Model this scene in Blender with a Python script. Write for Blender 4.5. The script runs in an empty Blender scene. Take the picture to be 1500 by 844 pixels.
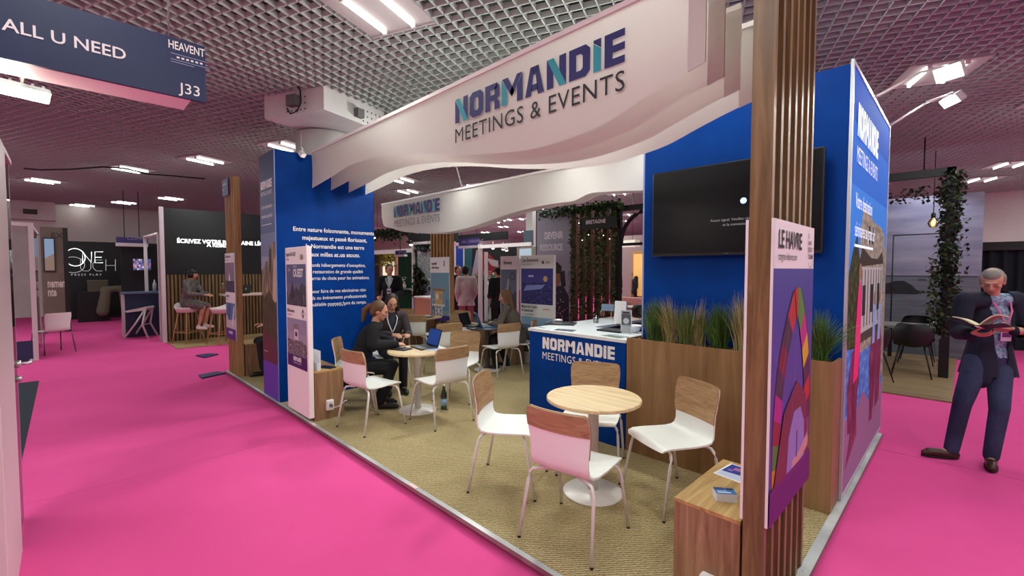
import bpy, bmesh, math, random
from mathutils import Vector, Matrix, Euler, noise
random.seed(7)
PI = math.pi
S = bpy.context.scene
COL = S.collection

# ---------------------------------------------------------------- camera, world, exposure
W_, H_ = 1500, 844
FPX, EYE = 661.0, 1.68
PITCH = math.atan(27.0 / 661.0)
YAW_A = math.atan(656.0 / 661.0)
CAM = Vector((0.61, -1.881, EYE))
FH = Vector((-math.cos(YAW_A), math.sin(YAW_A), 0))
RT = Vector((FH.y, -FH.x, 0))
FW = math.cos(PITCH) * FH - math.sin(PITCH) * Vector((0, 0, 1))
UP = RT.cross(FW)
cd = bpy.data.cameras.new('camera')
cd.sensor_width = 36.0
cd.lens = FPX / W_ * 36.0
cd.clip_end = 200
cd.clip_start = 0.02
cam = bpy.data.objects.new('camera', cd)
COL.objects.link(cam)
cam.matrix_world = Matrix.Translation(CAM) @ Matrix((RT, UP, -FW)).transposed().to_4x4()
S.camera = cam

S.view_settings.view_transform = 'Standard'
S.view_settings.look = 'None'
S.view_settings.gamma = 1.0
S.view_settings.use_curve_mapping = False
S.view_settings.exposure = 0.0
S.cycles.use_denoising = True
S.cycles.max_bounces = 7
S.cycles.diffuse_bounces = 4
S.cycles.glossy_bounces = 3
S.cycles.transmission_bounces = 5
S.cycles.transparent_max_bounces = 8
S.cycles.sample_clamp_indirect = 6.0
S.cycles.caustics_reflective = False
S.cycles.caustics_refractive = False

wd = bpy.data.worlds.new('hall_world')
S.world = wd
wd.use_nodes = True
wd.node_tree.nodes['Background'].inputs[0].default_value = (0.86, 0.88, 0.88, 1)
wd.node_tree.nodes['Background'].inputs[1].default_value = 0.16

CEIL = 4.1
CROT = math.radians(22.5)        # the egg-crate ceiling is turned against the stands
TUBE_E = 9.0                    # brightness of the ceiling tubes
PANEL_W = 27.0                   # watts of each ceiling light
CEIL_FILL_W = 5.0                     # watts of the unseen fill point added under each light for the ceiling
SPOT_W = 40.0                    # watts of the floods that light the stand

# ---------------------------------------------------------------- measuring helpers
def ray(px, py):
    return FW + RT * ((px - 750.0) / FPX) - UP * ((py - 422.0) / FPX)
def onz(px, py, z=0.0):
    d = ray(px, py); t = (z - CAM.z) / d.z
    return CAM + d * t
def ony(px, py, Y):
    d = ray(px, py); t = (Y - CAM.y) / d.y
    return CAM + d * t
def onx(px, py, X):
    d = ray(px, py); t = (X - CAM.x) / d.x
    return CAM + d * t
def atd(px, py, dep):
    return CAM + ray(px, py) * dep

# ---------------------------------------------------------------- materials
def srgb(h):
    h = h.lstrip('#')
    def f(c):
        c = c / 255.0
        return c / 12.92 if c <= 0.04045 else ((c + 0.055) / 1.055) ** 2.4
    return tuple(f(int(h[i:i + 2], 16)) for i in (0, 2, 4)) + (1.0,)
MATS = {}
def plain(hexcol, rough=0.55, metal=0.0, spec=0.5, emit=None, es=0.0):
    key = (hexcol, rough, metal, spec, emit, es)
    if key in MATS: return MATS[key]
    m = bpy.data.materials.new('m_' + hexcol.strip('#'))
    m.use_nodes = True
    b = m.node_tree.nodes['Principled BSDF']
    b.inputs['Base Color'].default_value = srgb(hexcol)
    b.inputs['Roughness'].default_value = rough
    b.inputs['Metallic'].default_value = metal
    b.inputs['Specular IOR Level'].default_value = spec
    if emit:
        b.inputs['Emission Color'].default_value = srgb(emit)
        b.inputs['Emission Strength'].default_value = es
    MATS[key] = m
    return m
def noisy(name, stops, scale=(1, 1, 1), nscale=4.0, detail=6.0, rough=0.6, bump=0.0, dist=0.0, spec=0.4, nrough=0.55, bscale=None, emit=0.0):
    if name in MATS: return MATS[name]
    m = bpy.data.materials.new(name)
    m.use_nodes = True
    nt = m.node_tree; N = nt.nodes; L = nt.links
    b = N['Principled BSDF']
    tc = N.new('ShaderNodeTexCoord'); mp = N.new('ShaderNodeMapping')
    mp.inputs['Scale'].default_value = scale
    L.new(tc.outputs['Object'], mp.inputs['Vector'])
    nz = N.new('ShaderNodeTexNoise')
    nz.inputs['Scale'].default_value = nscale; nz.inputs['Detail'].default_value = detail
    nz.inputs['Roughness'].default_value = nrough; nz.inputs['Distortion'].default_value = dist
    L.new(mp.outputs[0], nz.inputs['Vector'])
    cr = N.new('ShaderNodeValToRGB')
    els = cr.color_ramp.elements
    while len(els) < len(stops): els.new(0.5)
    for e, (p, c) in zip(els, stops):
        e.position = p; e.color = srgb(c)
    L.new(nz.outputs['Fac'], cr.inputs[0])
    L.new(cr.outputs[0], b.inputs['Base Color'])
    b.inputs['Roughness'].default_value = rough
    b.inputs['Specular IOR Level'].default_value = spec
    if bump:
        bp = N.new('ShaderNodeBump'); bp.inputs['Strength'].default_value = bump; bp.inputs['Distance'].default_value = 0.004
        src = nz
        if bscale:
            src = N.new('ShaderNodeTexNoise'); src.inputs['Scale'].default_value = bscale
            L.new(tc.outputs['Object'], src.inputs['Vector'])
        L.new(src.outputs['Fac'], bp.inputs['Height']); L.new(bp.outputs[0], b.inputs['Normal'])
    if emit:
        L.new(cr.outputs[0], b.inputs['Emission Color']); b.inputs['Emission Strength'].default_value = emit
    MATS[name] = m
    return m
def wood(name, dark, mid, light, axis='z', rough=0.5, s=1.0):
    sc = {'z': (9 * s, 9 * s, 0.55 * s), 'x': (0.55 * s, 9 * s, 9 * s), 'y': (9 * s, 0.55 * s, 9 * s)}[axis]
    return noisy(name, [(0.28, dark), (0.5, mid), (0.72, light)], sc, 2.6, 7, rough, 0.08, 0.9, 0.35, 0.62)
def sisal():
    m = bpy.data.materials.new('sisal_weave'); m.use_nodes = True
    nt = m.node_tree; N = nt.nodes; L = nt.links; b = N['Principled BSDF']
    tc = N.new('ShaderNodeTexCoord')
    w1 = N.new('ShaderNodeTexWave'); w1.inputs['Scale'].default_value = 17; w1.inputs['Distortion'].default_value = 3.5
    w1.inputs['Detail'].default_value = 2; w1.inputs['Detail Scale'].default_value = 2.5
    mp = N.new('ShaderNodeMapping'); mp.inputs['Rotation'].default_value = (0, 0, 0.72)
    L.new(tc.outputs['Object'], mp.inputs['Vector']); L.new(mp.outputs[0], w1.inputs['Vector'])
    nz = N.new('ShaderNodeTexNoise'); nz.inputs['Scale'].default_value = 85; nz.inputs['Detail'].default_value = 3
    L.new(tc.outputs['Object'], nz.inputs['Vector'])
    n2 = N.new('ShaderNodeTexNoise'); n2.inputs['Scale'].default_value = 1.3; n2.inputs['Detail'].default_value = 4
    L.new(tc.outputs['Object'], n2.inputs['Vector'])
    mx = N.new('ShaderNodeMix'); mx.data_type = 'FLOAT'; mx.inputs[0].default_value = 0.55
    L.new(w1.outputs['Fac'], mx.inputs[2]); L.new(nz.outputs['Fac'], mx.inputs[3])
    m2 = N.new('ShaderNodeMix'); m2.data_type = 'FLOAT'; m2.inputs[0].default_value = 0.22
    L.new(mx.outputs[0], m2.inputs[2]); L.new(n2.outputs['Fac'], m2.inputs[3])
    cr = N.new('ShaderNodeValToRGB'); e = cr.color_ramp.elements
    e[0].position = 0.22; e[0].color = srgb('#63553a'); e[1].position = 0.75; e[1].color = srgb('#d2be92')
    k = e.new(0.5); k.color = srgb('#a39068')
    L.new(m2.outputs[0], cr.inputs[0]); L.new(cr.outputs[0], b.inputs['Base Color'])
    bp = N.new('ShaderNodeBump'); bp.inputs['Strength'].default_value = 0.5; bp.inputs['Distance'].default_value = 0.006
    L.new(mx.outputs[0], bp.inputs['Height']); L.new(bp.outputs[0], b.inputs['Normal'])
    b.inputs['Roughness'].default_value = 0.9; b.inputs['Specular IOR Level'].default_value = 0.1
    return m
def fabric(name, col, trans=0.35):
    m = bpy.data.materials.new(name); m.use_nodes = True
    nt = m.node_tree; N = nt.nodes; L = nt.links
    b = N['Principled BSDF']; out = N['Material Output']
    b.inputs['Base Color'].default_value = srgb(col); b.inputs['Roughness'].default_value = 0.85
    b.inputs['Specular IOR Level'].default_value = 0.1
    t = N.new('ShaderNodeBsdfTranslucent'); t.inputs['Color'].default_value = srgb(col)
    mx = N.new('ShaderNodeMixShader'); mx.inputs[0].default_value = trans
    L.new(b.outputs[0], mx.inputs[1]); L.new(t.outputs[0], mx.inputs[2]); L.new(mx.outputs[0], out.inputs['Surface'])
    tc = N.new('ShaderNodeTexCoord')
    nz = N.new('ShaderNodeTexNoise'); nz.inputs['Scale'].default_value = 2.2; nz.inputs['Detail'].default_value = 3
    mp = N.new('ShaderNodeMapping'); mp.inputs['Scale'].default_value = (1, 1, 0.35)
    L.new(tc.outputs['Object'], mp.inputs[0]); L.new(mp.outputs[0], nz.inputs['Vector'])
    bp = N.new('ShaderNodeBump'); bp.inputs['Strength'].default_value = 0.35; bp.inputs['Distance'].default_value = 0.03
    L.new(nz.outputs['Fac'], bp.inputs['Height']); L.new(bp.outputs[0], b.inputs['Normal'])
    return m
def glass(name, tint='#eef2f2', alpha=0.12, rough=0.03):
    m = bpy.data.materials.new(name); m.use_nodes = True
    nt = m.node_tree; N = nt.nodes; L = nt.links; out = N['Material Output']
    N.remove(N['Principled BSDF'])
    t = N.new('ShaderNodeBsdfTransparent'); t.inputs[0].default_value = srgb(tint)
    g = N.new('ShaderNodeBsdfGlossy'); g.inputs['Roughness'].default_value = rough
    fr = N.new('ShaderNodeLayerWeight'); fr.inputs['Blend'].default_value = 0.25
    mt = N.new('ShaderNodeMath'); mt.operation = 'MAXIMUM'; mt.inputs[1].default_value = alpha
    L.new(fr.outputs['Fresnel'], mt.inputs[0])
    mx = N.new('ShaderNodeMixShader')
    L.new(mt.outputs[0], mx.inputs[0]); L.new(t.outputs[0], mx.inputs[1]); L.new(g.outputs[0], mx.inputs[2])
    L.new(mx.outputs[0], out.inputs['Surface'])
    return m

OAK = wood('oak_panel', '#705036', '#957354', '#ad8d6c')
OAK_TOP = wood('table_oak', '#c0a075', '#d9bd92', '#e8d2ab', 'x', 0.45, 1.4)
VENEER = wood('chair_veneer', '#8c6a45', '#a98660', '#bd9c74', 'x', 0.5, 2.0)
SLATW = wood('slat_wood', '#59432a', '#79603d', '#957852', 'z', 0.36)
SLAT_LIT = wood('slat_wood_brightened', '#86663f', '#ab8757', '#c29e6e')  # same slat wood, colour brightened where little light reaches the far pillars
SLAT_DARK = wood('slat_groove', '#3a2416', '#4a2f1c', '#5a3a24')
BLUE = noisy('blue_laminate', [(0.3, '#003682'), (0.7, '#003f92')], (1, 1, 1), 3, 2, 0.5, 0, 0, 0.1)
WHITE = plain('#e9e6e2', 0.5)
WHITE_SHELL = plain('#f3f3ee', 0.38)
WHITE_METAL = plain('#e6e1dc', 0.32)
ALU = plain('#b9bbbd', 0.34, 0.9)
BLACK = plain('#0d0d10', 0.5)
CHAR = plain('#17181c', 0.6)
DKBLUE = plain('#232f6b', 0.5)
PINK = noisy('pink_carpet', [(0.3, '#e04f92'), (0.7, '#e9589b')], (1, 1, 1), 0.7, 4, 0.95, 0.25, 0, 0.05, 0.6, 240)
SISAL = sisal()
FAB = fabric('banner_fabric', '#e0dcd4', 0.30)
FAB2 = fabric('banner_hem', '#cfc8c2', 0.12)
GLASS = glass('clear_glass')
NAVY = plain('#272466', 0.6); TEAL = plain('#2f9aa5', 0.6)
LETTER_W = plain('#f4f2f0', 0.5)

# ---------------------------------------------------------------- mesh helpers
def link(name, me, parent=None, loc=None):
    o = bpy.data.objects.new(name, me)
    COL.objects.link(o)
    if parent is not None: o.parent = parent
    if loc is not None: o.location = loc
    return o
class MB:
    def __init__(s): s.v = []; s.f = []; s.m = []; s.mats = []; s.sm = []
    def mi(s, m):
        if m not in s.mats: s.mats.append(m)
        return s.mats.index(m)
    def add(s, vs, fs, m, smooth=False):
        o = len(s.v); k = s.mi(m)
        s.v += [tuple(v) for v in vs]
        for f in fs:
            s.f.append(tuple(i + o for i in f)); s.m.append(k); s.sm.append(smooth)
        return s
    def box(s, a, b, m, rz=0.0, piv=None):
        x0, y0, z0 = a; x1, y1, z1 = b
        vs = [Vector(p) for p in ((x0, y0, z0), (x1, y0, z0), (x1, y1, z0), (x0, y1, z0), (x0, y0, z1), (x1, y0, z1), (x1, y1, z1), (x0, y1, z1))]
        if rz:
            p = Vector(piv) if piv else Vector(((x0 + x1) / 2, (y0 + y1) / 2, 0))
            R = Matrix.Rotation(rz, 3, 'Z'); vs = [R @ (v - p) + p for v in vs]
        return s.add(vs, [(0, 3, 2, 1), (4, 5, 6, 7), (0, 1, 5, 4), (1, 2, 6, 5), (2, 3, 7, 6), (3, 0, 4, 7)], m)
    def obox(s, c, size, R, m):
        h = Vector(size) / 2
        vs = [Vector(c) + R @ Vector((sx * h.x, sy * h.y, sz * h.z)) for sz in (-1, 1) for sx, sy in ((-1, -1), (1, -1), (1, 1), (-1, 1))]
        return s.add(vs, [(0, 3, 2, 1), (4, 5, 6, 7), (0, 1, 5, 4), (1, 2, 6, 5), (2, 3, 7, 6), (3, 0, 4, 7)], m)
    def bbox(s, a, b, m, r=0.01):
        # a box with chamfered upright and top edges
        x0, y0, z0 = a; x1, y1, z1 = b
        ring = lambda i, z: [(x0 + r + i, y0 + i, z), (x1 - r - i, y0 + i, z), (x1 - i, y0 + r + i, z), (x1 - i, y1 - r - i, z), (x1 - r - i, y1 - i, z), (x0 + r + i, y1 - i, z), (x0 + i, y1 - r - i, z), (x0 + i, y0 + r + i, z)]
        return s.loft([ring(0, z0), ring(0, z1 - r), ring(r * 0.7, z1)], m, True, True)
    def quad(s, a, b, c, d, m): return s.add([a, b, c, d], [(0, 1, 2, 3)], m)
    def loft(s, rings, m, cap0=False, cap1=False, smooth=False, closed=True):
        n = len(rings[0]); vs = [p for r in rings for p in r]; fs = []
        for k in range(len(rings) - 1):
            for i in range(n if closed else n - 1):
                j = (i + 1) % n
                fs.append((k * n + i, k * n + j, (k + 1) * n + j, (k + 1) * n + i))
        s.add(vs, fs, m, smooth)
        o = len(s.v) - len(vs); k = s.mi(m)
        if cap0: s.f.append(tuple(o + i for i in reversed(range(n)))); s.m.append(k); s.sm.append(False)
        if cap1: s.f.append(tuple(o + (len(rings) - 1) * n + i for i in range(n))); s.m.append(k); s.sm.append(False)
        return s
    def lathe(s, prof, m, n=32, c=(0, 0, 0), smooth=True):
        cx, cy, cz = c
        rings = [[(cx + r * math.cos(2 * PI * i / n), cy + r * math.sin(2 * PI * i / n), cz + z) for i in range(n)] for r, z in prof]
        return s.loft(rings, m, prof[0][0] > 1e-4, prof[-1][0] > 1e-4, smooth)
    def tube(s, path, r, m, n=8, cap=True):
        P = [Vector(p) for p in path]; rings = []
        rr = r if isinstance(r, (list, tuple)) else [r] * len(P)
        ref = None
        for i, p in enumerate(P):
            d = (P[min(i + 1, len(P) - 1)] - P[max(i - 1, 0)])
            if d.length < 1e-9: d = Vector((0, 0, 1))
            d.normalize()
            if ref is None or abs(ref.dot(d)) > 0.95:
                ref = Vector((0, 0, 1)) if abs(d.z) < 0.9 else Vector((1, 0, 0))
            a = d.cross(ref).normalized(); b = d.cross(a).normalized()
            ref = a.cross(d) if False else ref
            rings.append([p + (a * math.cos(2 * PI * k / n) + b * math.sin(2 * PI * k / n)) * rr[i] for k in range(n)])
        return s.loft(rings, m, cap, cap, True)
    def prism(s, pts, origin, ux, uy, depth, m, mside=None):
        # polygon in the (ux, uy) plane, extruded along ux x uy by depth
        O = Vector(origin); ux = Vector(ux); uy = Vector(uy); n = ux.cross(uy).normalized()
        A = [O + ux * p[0] + uy * p[1] for p in pts]; B = [p + n * depth for p in A]
        k = len(A)
        s.add(A + B, [tuple(reversed(range(k))), tuple(range(k, 2 * k))], m)
        s.add(A + B, [(i, (i + 1) % k, k + (i + 1) % k, k + i) for i in range(k)], mside or m)
        return s
    def ico(s, c, rad, m, sub=2, R=None):
        bm = bmesh.new(); bmesh.ops.create_icosphere(bm, subdivisions=sub, radius=1.0)
        rad = Vector(rad) if not isinstance(rad, (int, float)) else Vector((rad,) * 3)
        vs = []
        for v in bm.verts:
            p = Vector((v.co.x * rad.x, v.co.y * rad.y, v.co.z * rad.z))
            if R is not None: p = R @ p
            vs.append(p + Vector(c))
        bm.verts.index_update()
        s.add(vs, [tuple(v.index for v in f.verts) for f in bm.faces], m, True)
        bm.free(); return s
    def mesh(s, name):
        me = bpy.data.meshes.new(name)
        me.from_pydata(s.v, [], s.f)
        for m in s.mats: me.materials.append(m)
        me.polygons.foreach_set('material_index', s.m)
        me.polygons.foreach_set('use_smooth', s.sm)
        me.update()
        return me
    def build(s, name, parent=None, loc=None): return link(name, s.mesh(name), parent, loc)
def thing(name, label, cat, loc=(0, 0, 0), rz=0.0, group=None):
    o = bpy.data.objects.new(name, None); COL.objects.link(o)
    o.empty_display_size = 0.1
    o.location = loc; o.rotation_euler = (0, 0, rz)
    o['label'] = label; o['category'] = cat
    if group: o['group'] = group
    return o
def tag(o, label, cat, group=None, kind=None):
    o['label'] = label; o['category'] = cat
    if group: o['group'] = group
    if kind: o['kind'] = kind
    return o
def struct(o, label=None, cat=None):
    o['kind'] = 'structure'
    if label: o['label'] = label; o['category'] = cat or 'structure'
    return o
def dup(root, label, loc, rz, group=None):
    r = root.copy(); COL.objects.link(r); r.location = loc; r.rotation_euler = (0, 0, rz); r['label'] = label
    if group: r['group'] = group
    for ch in list(root.children):
        c = ch.copy(); COL.objects.link(c); c.parent = r
        for g in list(ch.children):
            d = g.copy(); COL.objects.link(d); d.parent = c
    return r

# flat printing on a panel: polygons in (u, v) metres, each layer a hair in front of the last
class Print:
    def __init__(s, origin, right, up, base=0.0012):
        s.o = Vector(origin); s.r = Vector(right).normalized(); s.u = Vector(up).normalized(); s.n = s.r.cross(s.u); s.mb = MB(); s.k = 0; s.base = base
    def P(s, u, v, lift=0.0): return s.o + s.r * u + s.u * v + s.n * (s.base + lift)
    def poly(s, pts, m, lay=None):
        if isinstance(m, str): m = plain(m, 0.5)
        if lay is None: s.k += 1; lay = s.k
        s.mb.add([s.P(u, v, lay * 0.00014) for u, v in pts], [tuple(range(len(pts)))], m); return s
    def rect(s, u0, v0, u1, v1, m, lay=None): return s.poly([(u0, v0), (u1, v0), (u1, v1), (u0, v1)], m, lay)
    def disc(s, u, v, r, m, n=16, ry=None): return s.poly([(u + r * math.cos(2 * PI * i / n), v + (ry or r) * math.sin(2 * PI * i / n)) for i in range(n)], m)
    def line(s, pts, w, m):
        for (a, b), (c, d) in zip(pts[:-1], pts[1:]):
            L = math.hypot(c - a, d - b) or 1; nx, ny = -(d - b) / L * w / 2, (c - a) / L * w / 2
            s.poly([(a + nx, b + ny), (a - nx, b - ny), (c - nx, d - ny), (c + nx, d + ny)], m)
        return s
    def build(s, name, parent=None):
        return s.mb.build(name, parent)
def text_mesh(body, size, bold=0.0, sx=1.0, space=1.0, align='LEFT', line=1.0, shear=0.0):
    cu = bpy.data.curves.new('t', 'FONT'); cu.body = body; cu.size = size; cu.align_x = align
    cu.offset = bold * size; cu.space_character = space; cu.space_line = line; cu.shear = shear; cu.resolution_u = 3
    o = bpy.data.objects.new('t', cu); COL.objects.link(o)
    dg = bpy.context.evaluated_depsgraph_get()
    me = bpy.data.meshes.new_from_object(o.evaluated_get(dg))
    bpy.data.objects.remove(o); bpy.data.curves.remove(cu)
    for v in me.vertices: v.co.x *= sx
    return me
def text(body, size, origin, right, up, m, parent=None, bold=0.0, sx=1.0, space=1.0, align='LEFT', lift=0.004, name='lettering', line=1.0, warp=None, shear=0.0):
    me = text_mesh(body, size, bold, sx, space, align, line, shear); me.name = 'text'
    r = Vector(right).normalized(); u = Vector(up).normalized(); n = r.cross(u); O = Vector(origin) + n * lift
    for v in me.vertices:
        p = O + r * v.co.x + u * v.co.y
        v.co = warp(p) if warp else p
    me.materials.clear(); me.materials.append(m)
    return link(name, me, parent)

# ---------------------------------------------------------------- heavy block capitals of the stand's name
def block_letters(word):
    t = 0.27; out = []; x = 0.0; nN = 0
    for ch in word:
        if ch == 'N':
            w = 0.78; nN += 1
            out.append(('d', [(x, 0), (x + t, 0), (x + t, 0.52), (x, 0.98)])) if nN == 1 else out.append(('d', [(x, 0), (x + t, 0), (x + t, 1.0), (x, 1.0)]))
            out.append(('d', [(x + w - t, 0.4), (x + w, 0.0), (x + w, 1), (x + w - t, 1)]))
            out.append(('t', [(x + 0.02, 1.0), (x + t + 0.02, 1.0), (x + w - 0.0, 0.0), (x + w - t, 0.0)]))
        elif ch in 'OD':
            w = 0.78; c = 0.16; ci = 0.07; cl = c if ch == 'O' else 0.0; cil = ci if ch == 'O' else 0.0
            o_ = [(cl, 0), (w - c, 0), (w, c), (w, 1 - c), (w - c, 1), (cl, 1), (0, 1 - cl), (0, cl)]
            i_ = [(t + cil, t - .03), (w - t - ci, t - .03), (w - t, t - .03 + ci), (w - t, 1 - t + .03 - ci), (w - t - ci, 1 - t + .03), (t + cil, 1 - t + .03), (t, 1 - t + .03 - cil), (t, t - .03 + cil)]
            for k in range(8):
                j = (k + 1) % 8
                out.append(('d', [(x + o_[k][0], o_[k][1]), (x + o_[j][0], o_[j][1]), (x + i_[j][0], i_[j][1]), (x + i_[k][0], i_[k][1])]))
        elif ch == 'R':
            w = 0.76
            out.append(('d', [(x, 0), (x + t, 0), (x + t, 1), (x, 1)]))
            out.append(('d', [(x + t, 0.78), (x + w - .14, 0.78), (x + w - .14, 1), (x + t, 1)]))
            out.append(('d', [(x + w - t, .58), (x + w, .58), (x + w, .86), (x + w - .14, 1), (x + w - t, .8)]))
            out.append(('d', [(x + t, .36), (x + w - .12, .36), (x + w, .5), (x + w, .58), (x + t, .58)]))
            out.append(('d', [(x + w - t - .04, .36), (x + w - .12, .36), (x + w, .26), (x + w, 0), (x + w - t, 0), (x + w - t, .25)]))
        elif ch == 'M':
            w = 1.02
            out.append(('t', [(x, 0), (x + t, 0), (x + t, .6), (x, 1)]))
            out.append(('d', [(x + .02, 1), (x + t + .04, 1), (x + w / 2 + .12, .42), (x + w / 2, .25), (x + w / 2 - .12, .42)]))
            out.append(('d', [(x + w - t, 1), (x + w / 2 - .12, .42), (x + w / 2, .25), (x + w / 2 + .12, .42), (x + w - .02, 1)][::-1]))
            out.append(('d', [(x + w - t, 0), (x + w, 0), (x + w, 1), (x + w - t, .6)]))
        elif ch == 'A':
            w = 0.84
            out.append(('d', [(x, 0), (x + t, 0), (x + .38, .82), (x + .32, 1), (x + .24, 1)]))
            out.append(('d', [(x + w - t, 0), (x + w, 0), (x + w - .24, 1), (x + w - .32, 1), (x + w - .38, .82)]))
            out.append(('d', [(x + .3, 1), (x + .38, .7), (x + w - .38, .7), (x + w - .3, 1)]))
            out.append(('d', [(x + t - .02, .16), (x + w - t + .02, .16), (x + w - t - .04, .38), (x + t + .04, .38)]))
        elif ch == 'I':
            w = t
            out.append(('t', [(x, 0), (x + t, 0), (x + t, .68), (x, .9)])); out.append(('d', [(x, .92), (x + t, .70), (x + t, 1), (x, 1)]))
        elif ch == 'E':
            w = 0.66
            out.append(('d', [(x, 0), (x + t, 0), (x + t, 1), (x, 1)]))
            for a, b in ((0, .22), (.39, .61), (.78, 1)): out.append(('d', [(x + t, a), (x + w, a), (x + w, b), (x + t, b)]))
        x += w + 0.11
    return out, x - 0.11
def brand(origin, right, up, width, height, dark, teal, parent, sub=None, subcol=None, lift=0.004, warp=None, name='lettering', subsize=0.55, subgap=0.25):
    r = Vector(right).normalized(); u = Vector(up).normalized(); n = r.cross(u); O = Vector(origin)
    polys, L = block_letters('NORMANDIE')
    mb = MB()
    for k, pts in polys:
        q = []
        for a, b in pts:
            # cut long runs so that the letters can follow a curved cloth
            q.append(O + r * (a / L * width) + u * (b * height) + n * (lift + (0.0006 if k == 't' else 0)))
        if warp: q = [warp(p) for p in q]
        mb.add(q, [tuple(range(len(q)))], teal if k == 't' else dark)
    o = mb.build(name, parent)
    if sub:
        me = text_mesh(sub, 1.0, 0.0, 1.0, 1.08)
        xs = [v.co.x for v in me.vertices]; ys = [v.co.y for v in me.vertices]
        x0, x1, y0, y1 = min(xs), max(xs), min(ys), max(ys)
        hh = height * subsize; base = O - u * (height * subgap + hh)
        for v in me.vertices:
            p = base + r * ((v.co.x - x0) / (x1 - x0) * width) + u * ((v.co.y - y0) / (y1 - y0) * hh) + n * lift
            v.co = warp(p) if warp else p
        me.materials.clear(); me.materials.append(subcol or dark)
        link(name, me, parent)
    return o
# ================================================================ the hall
m = MB(); m.box((-32, -14, -0.30), (14, 36, -0.04), PINK)
struct(m.build('floor'))
m = MB()
seam = plain('#b8407c', 0.9); seam2 = plain('#d24c8a', 0.95)
for x in (-4.2, -9.2): m.box((x, -2.6, -0.0399), (x + 0.004, -0.05, -0.0392), seam2)
m.box((0.06, 3.62, -0.0399), (8, 3.626, -0.0388), seam)
struct(m.build('trim_1'))

# egg-crate ceiling
GA, GB = Vector((math.cos(CROT), math.sin(CROT), 0)), Vector((-math.sin(CROT), math.cos(CROT), 0))
Rg = Matrix((GA, GB, Vector((0, 0, 1)))).transposed()
grid = MB(); gm = plain('#c0c8c2', 0.6)
cell = 0.138; half = 27.0; cen = Vector((-8, 9, 0))
n = int(half * 2 / cell)
for i in range(n):
    t = -half + (i + 0.5) * cell
    c1 = cen + GA * t + Vector((0, 0, CEIL + 0.03)); c2 = cen + GB * t + Vector((0, 0, CEIL + 0.03))
    grid.obox(c1, (0.012, 2 * half, 0.055), Rg, gm)
    grid.obox(c2, (2 * half, 0.012, 0.055), Rg, gm)
o = grid.build('ceiling'); struct(o)
m = MB(); m.box((-33, -15, CEIL + 0.34), (15, 37, CEIL + 0.44), noisy('plenum', [(0.35, '#363a39'), (0.7, '#5c605e')], (1, 1, 1), 2.2, 5, 0.9))
struct(m.build('ceiling_slab'))

hallw = noisy('hall_plaster', [(0.3, '#cfcac6'), (0.7, '#dad6d2')], (1, 1, 1), 1.2, 4, 0.85)
m = MB(); m.box((-23.6, -14, -0.04), (-23.2, 36, CEIL + 0.3), hallw); struct(m.build('wall_left'))
m = MB(); m.box((-32, 33, -0.04), (14, 33.4, CEIL + 0.3), hallw); struct(m.build('wall_back'))
m = MB(); m.box((12.0, -14, -0.04), (12.4, 36, CEIL + 0.3), hallw); struct(m.build('wall_right'))
m = MB(); m.box((-32, -13, -0.04), (14, -12.6, CEIL + 0.3), hallw); struct(m.build('wall_front'))

# ---- round column with its box beam behind the blue wall
colm = noisy('column_paint', [(0.3, '#d4d0cc'), (0.7, '#e2dedb')], (1, 1, 1), 2, 4, 0.6)
P0 = onz(474, 126.5, CEIL); P1 = onz(387, 143, CEIL); P2 = onz(562, 165, CEIL)
ct = thing('column', 'white round concrete column rising behind the blue text wall to a box beam', 'column', (-6.62, 1.12, -0.04))
m = MB(); m.lathe([(0.43, 0), (0.43, 3.82)], colm, 40)
for a in (2.2, 5.0):
    m.box((-0.012 + 0.432 * math.cos(a), -0.012 + 0.432 * math.sin(a), 0), (0.012 + 0.432 * math.cos(a), 0.012 + 0.432 * math.sin(a), 3.8), plain('#c2bebb', 0.6))
m.build('shaft', ct)
e1 = (P1 - P0); e1.z = 0; e2 = (P2 - P0); e2.z = 0
loc = Vector(ct.location)
zb = 3.80
m = MB(); A = P0 - loc
q = [A, A + e2, A + e2 + e1, A + e1]
bz, tz = zb - loc.z, CEIL + 0.1 - loc.z
m.add([(p.x, p.y, bz) for p in q] + [(p.x, p.y, tz) for p in q], [(0, 1, 2, 3), (7, 6, 5, 4), (0, 4, 5, 1), (1, 5, 6, 2), (2, 6, 7, 3), (3, 7, 4, 0)], colm)
cap = m.build('beam_capital', ct)
m = MB(); hole = plain('#5b5654', 0.9)
def on_face(e, s, z): return A + e * s + Vector((0, 0, z - A.z))
for e in (e1, e2):
    d = e.normalized(); nn = d.cross(Vector((0, 0, 1)));
    if nn.dot(e1 + e2) > 0: nn = -nn
    for i in range(5):
        for j in range(3):
            s = (0.30 if e is e1 else 0.62) + i * 0.075
            p = on_face(e, s, bz + 0.05 + j * 0.08) + nn * 0.003
            w = 0.012
            m.add([p - d * w + Vector((0, 0, -w)), p + d * w + Vector((0, 0, -w)), p + d * w + Vector((0, 0, w)), p - d * w + Vector((0, 0, w))], [(0, 1, 2, 3)], hole)
m.build('bolt_holes', cap)
d1 = e1.normalized(); n1 = d1.cross(Vector((0, 0, 1)))
if n1.dot(e2) > 0: n1 = -n1
m = MB(); bp = on_face(e1, 0.45, bz + 0.16)
m.obox(bp + n1 * 0.05, (0.16, 0.10, 0.14), Matrix((d1, n1, Vector((0, 0, 1)))).transposed(), plain('#6b6a68', 0.6))
m.build('junction_box', cap)
m = MB()
m.tube([bp + n1 * 0.08 + d1 * x + Vector((0, 0, z)) for x, z in ((-0.1, 0.2), (-0.16, 0.1), (-0.17, -0.05), (-0.1, -0.16), (0.02, -0.18), (0.08, -0.1))], 0.011, BLACK)
m.build('cable', cap)
d2 = e2.normalized(); n2 = d2.cross(Vector((0, 0, 1)))
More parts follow.
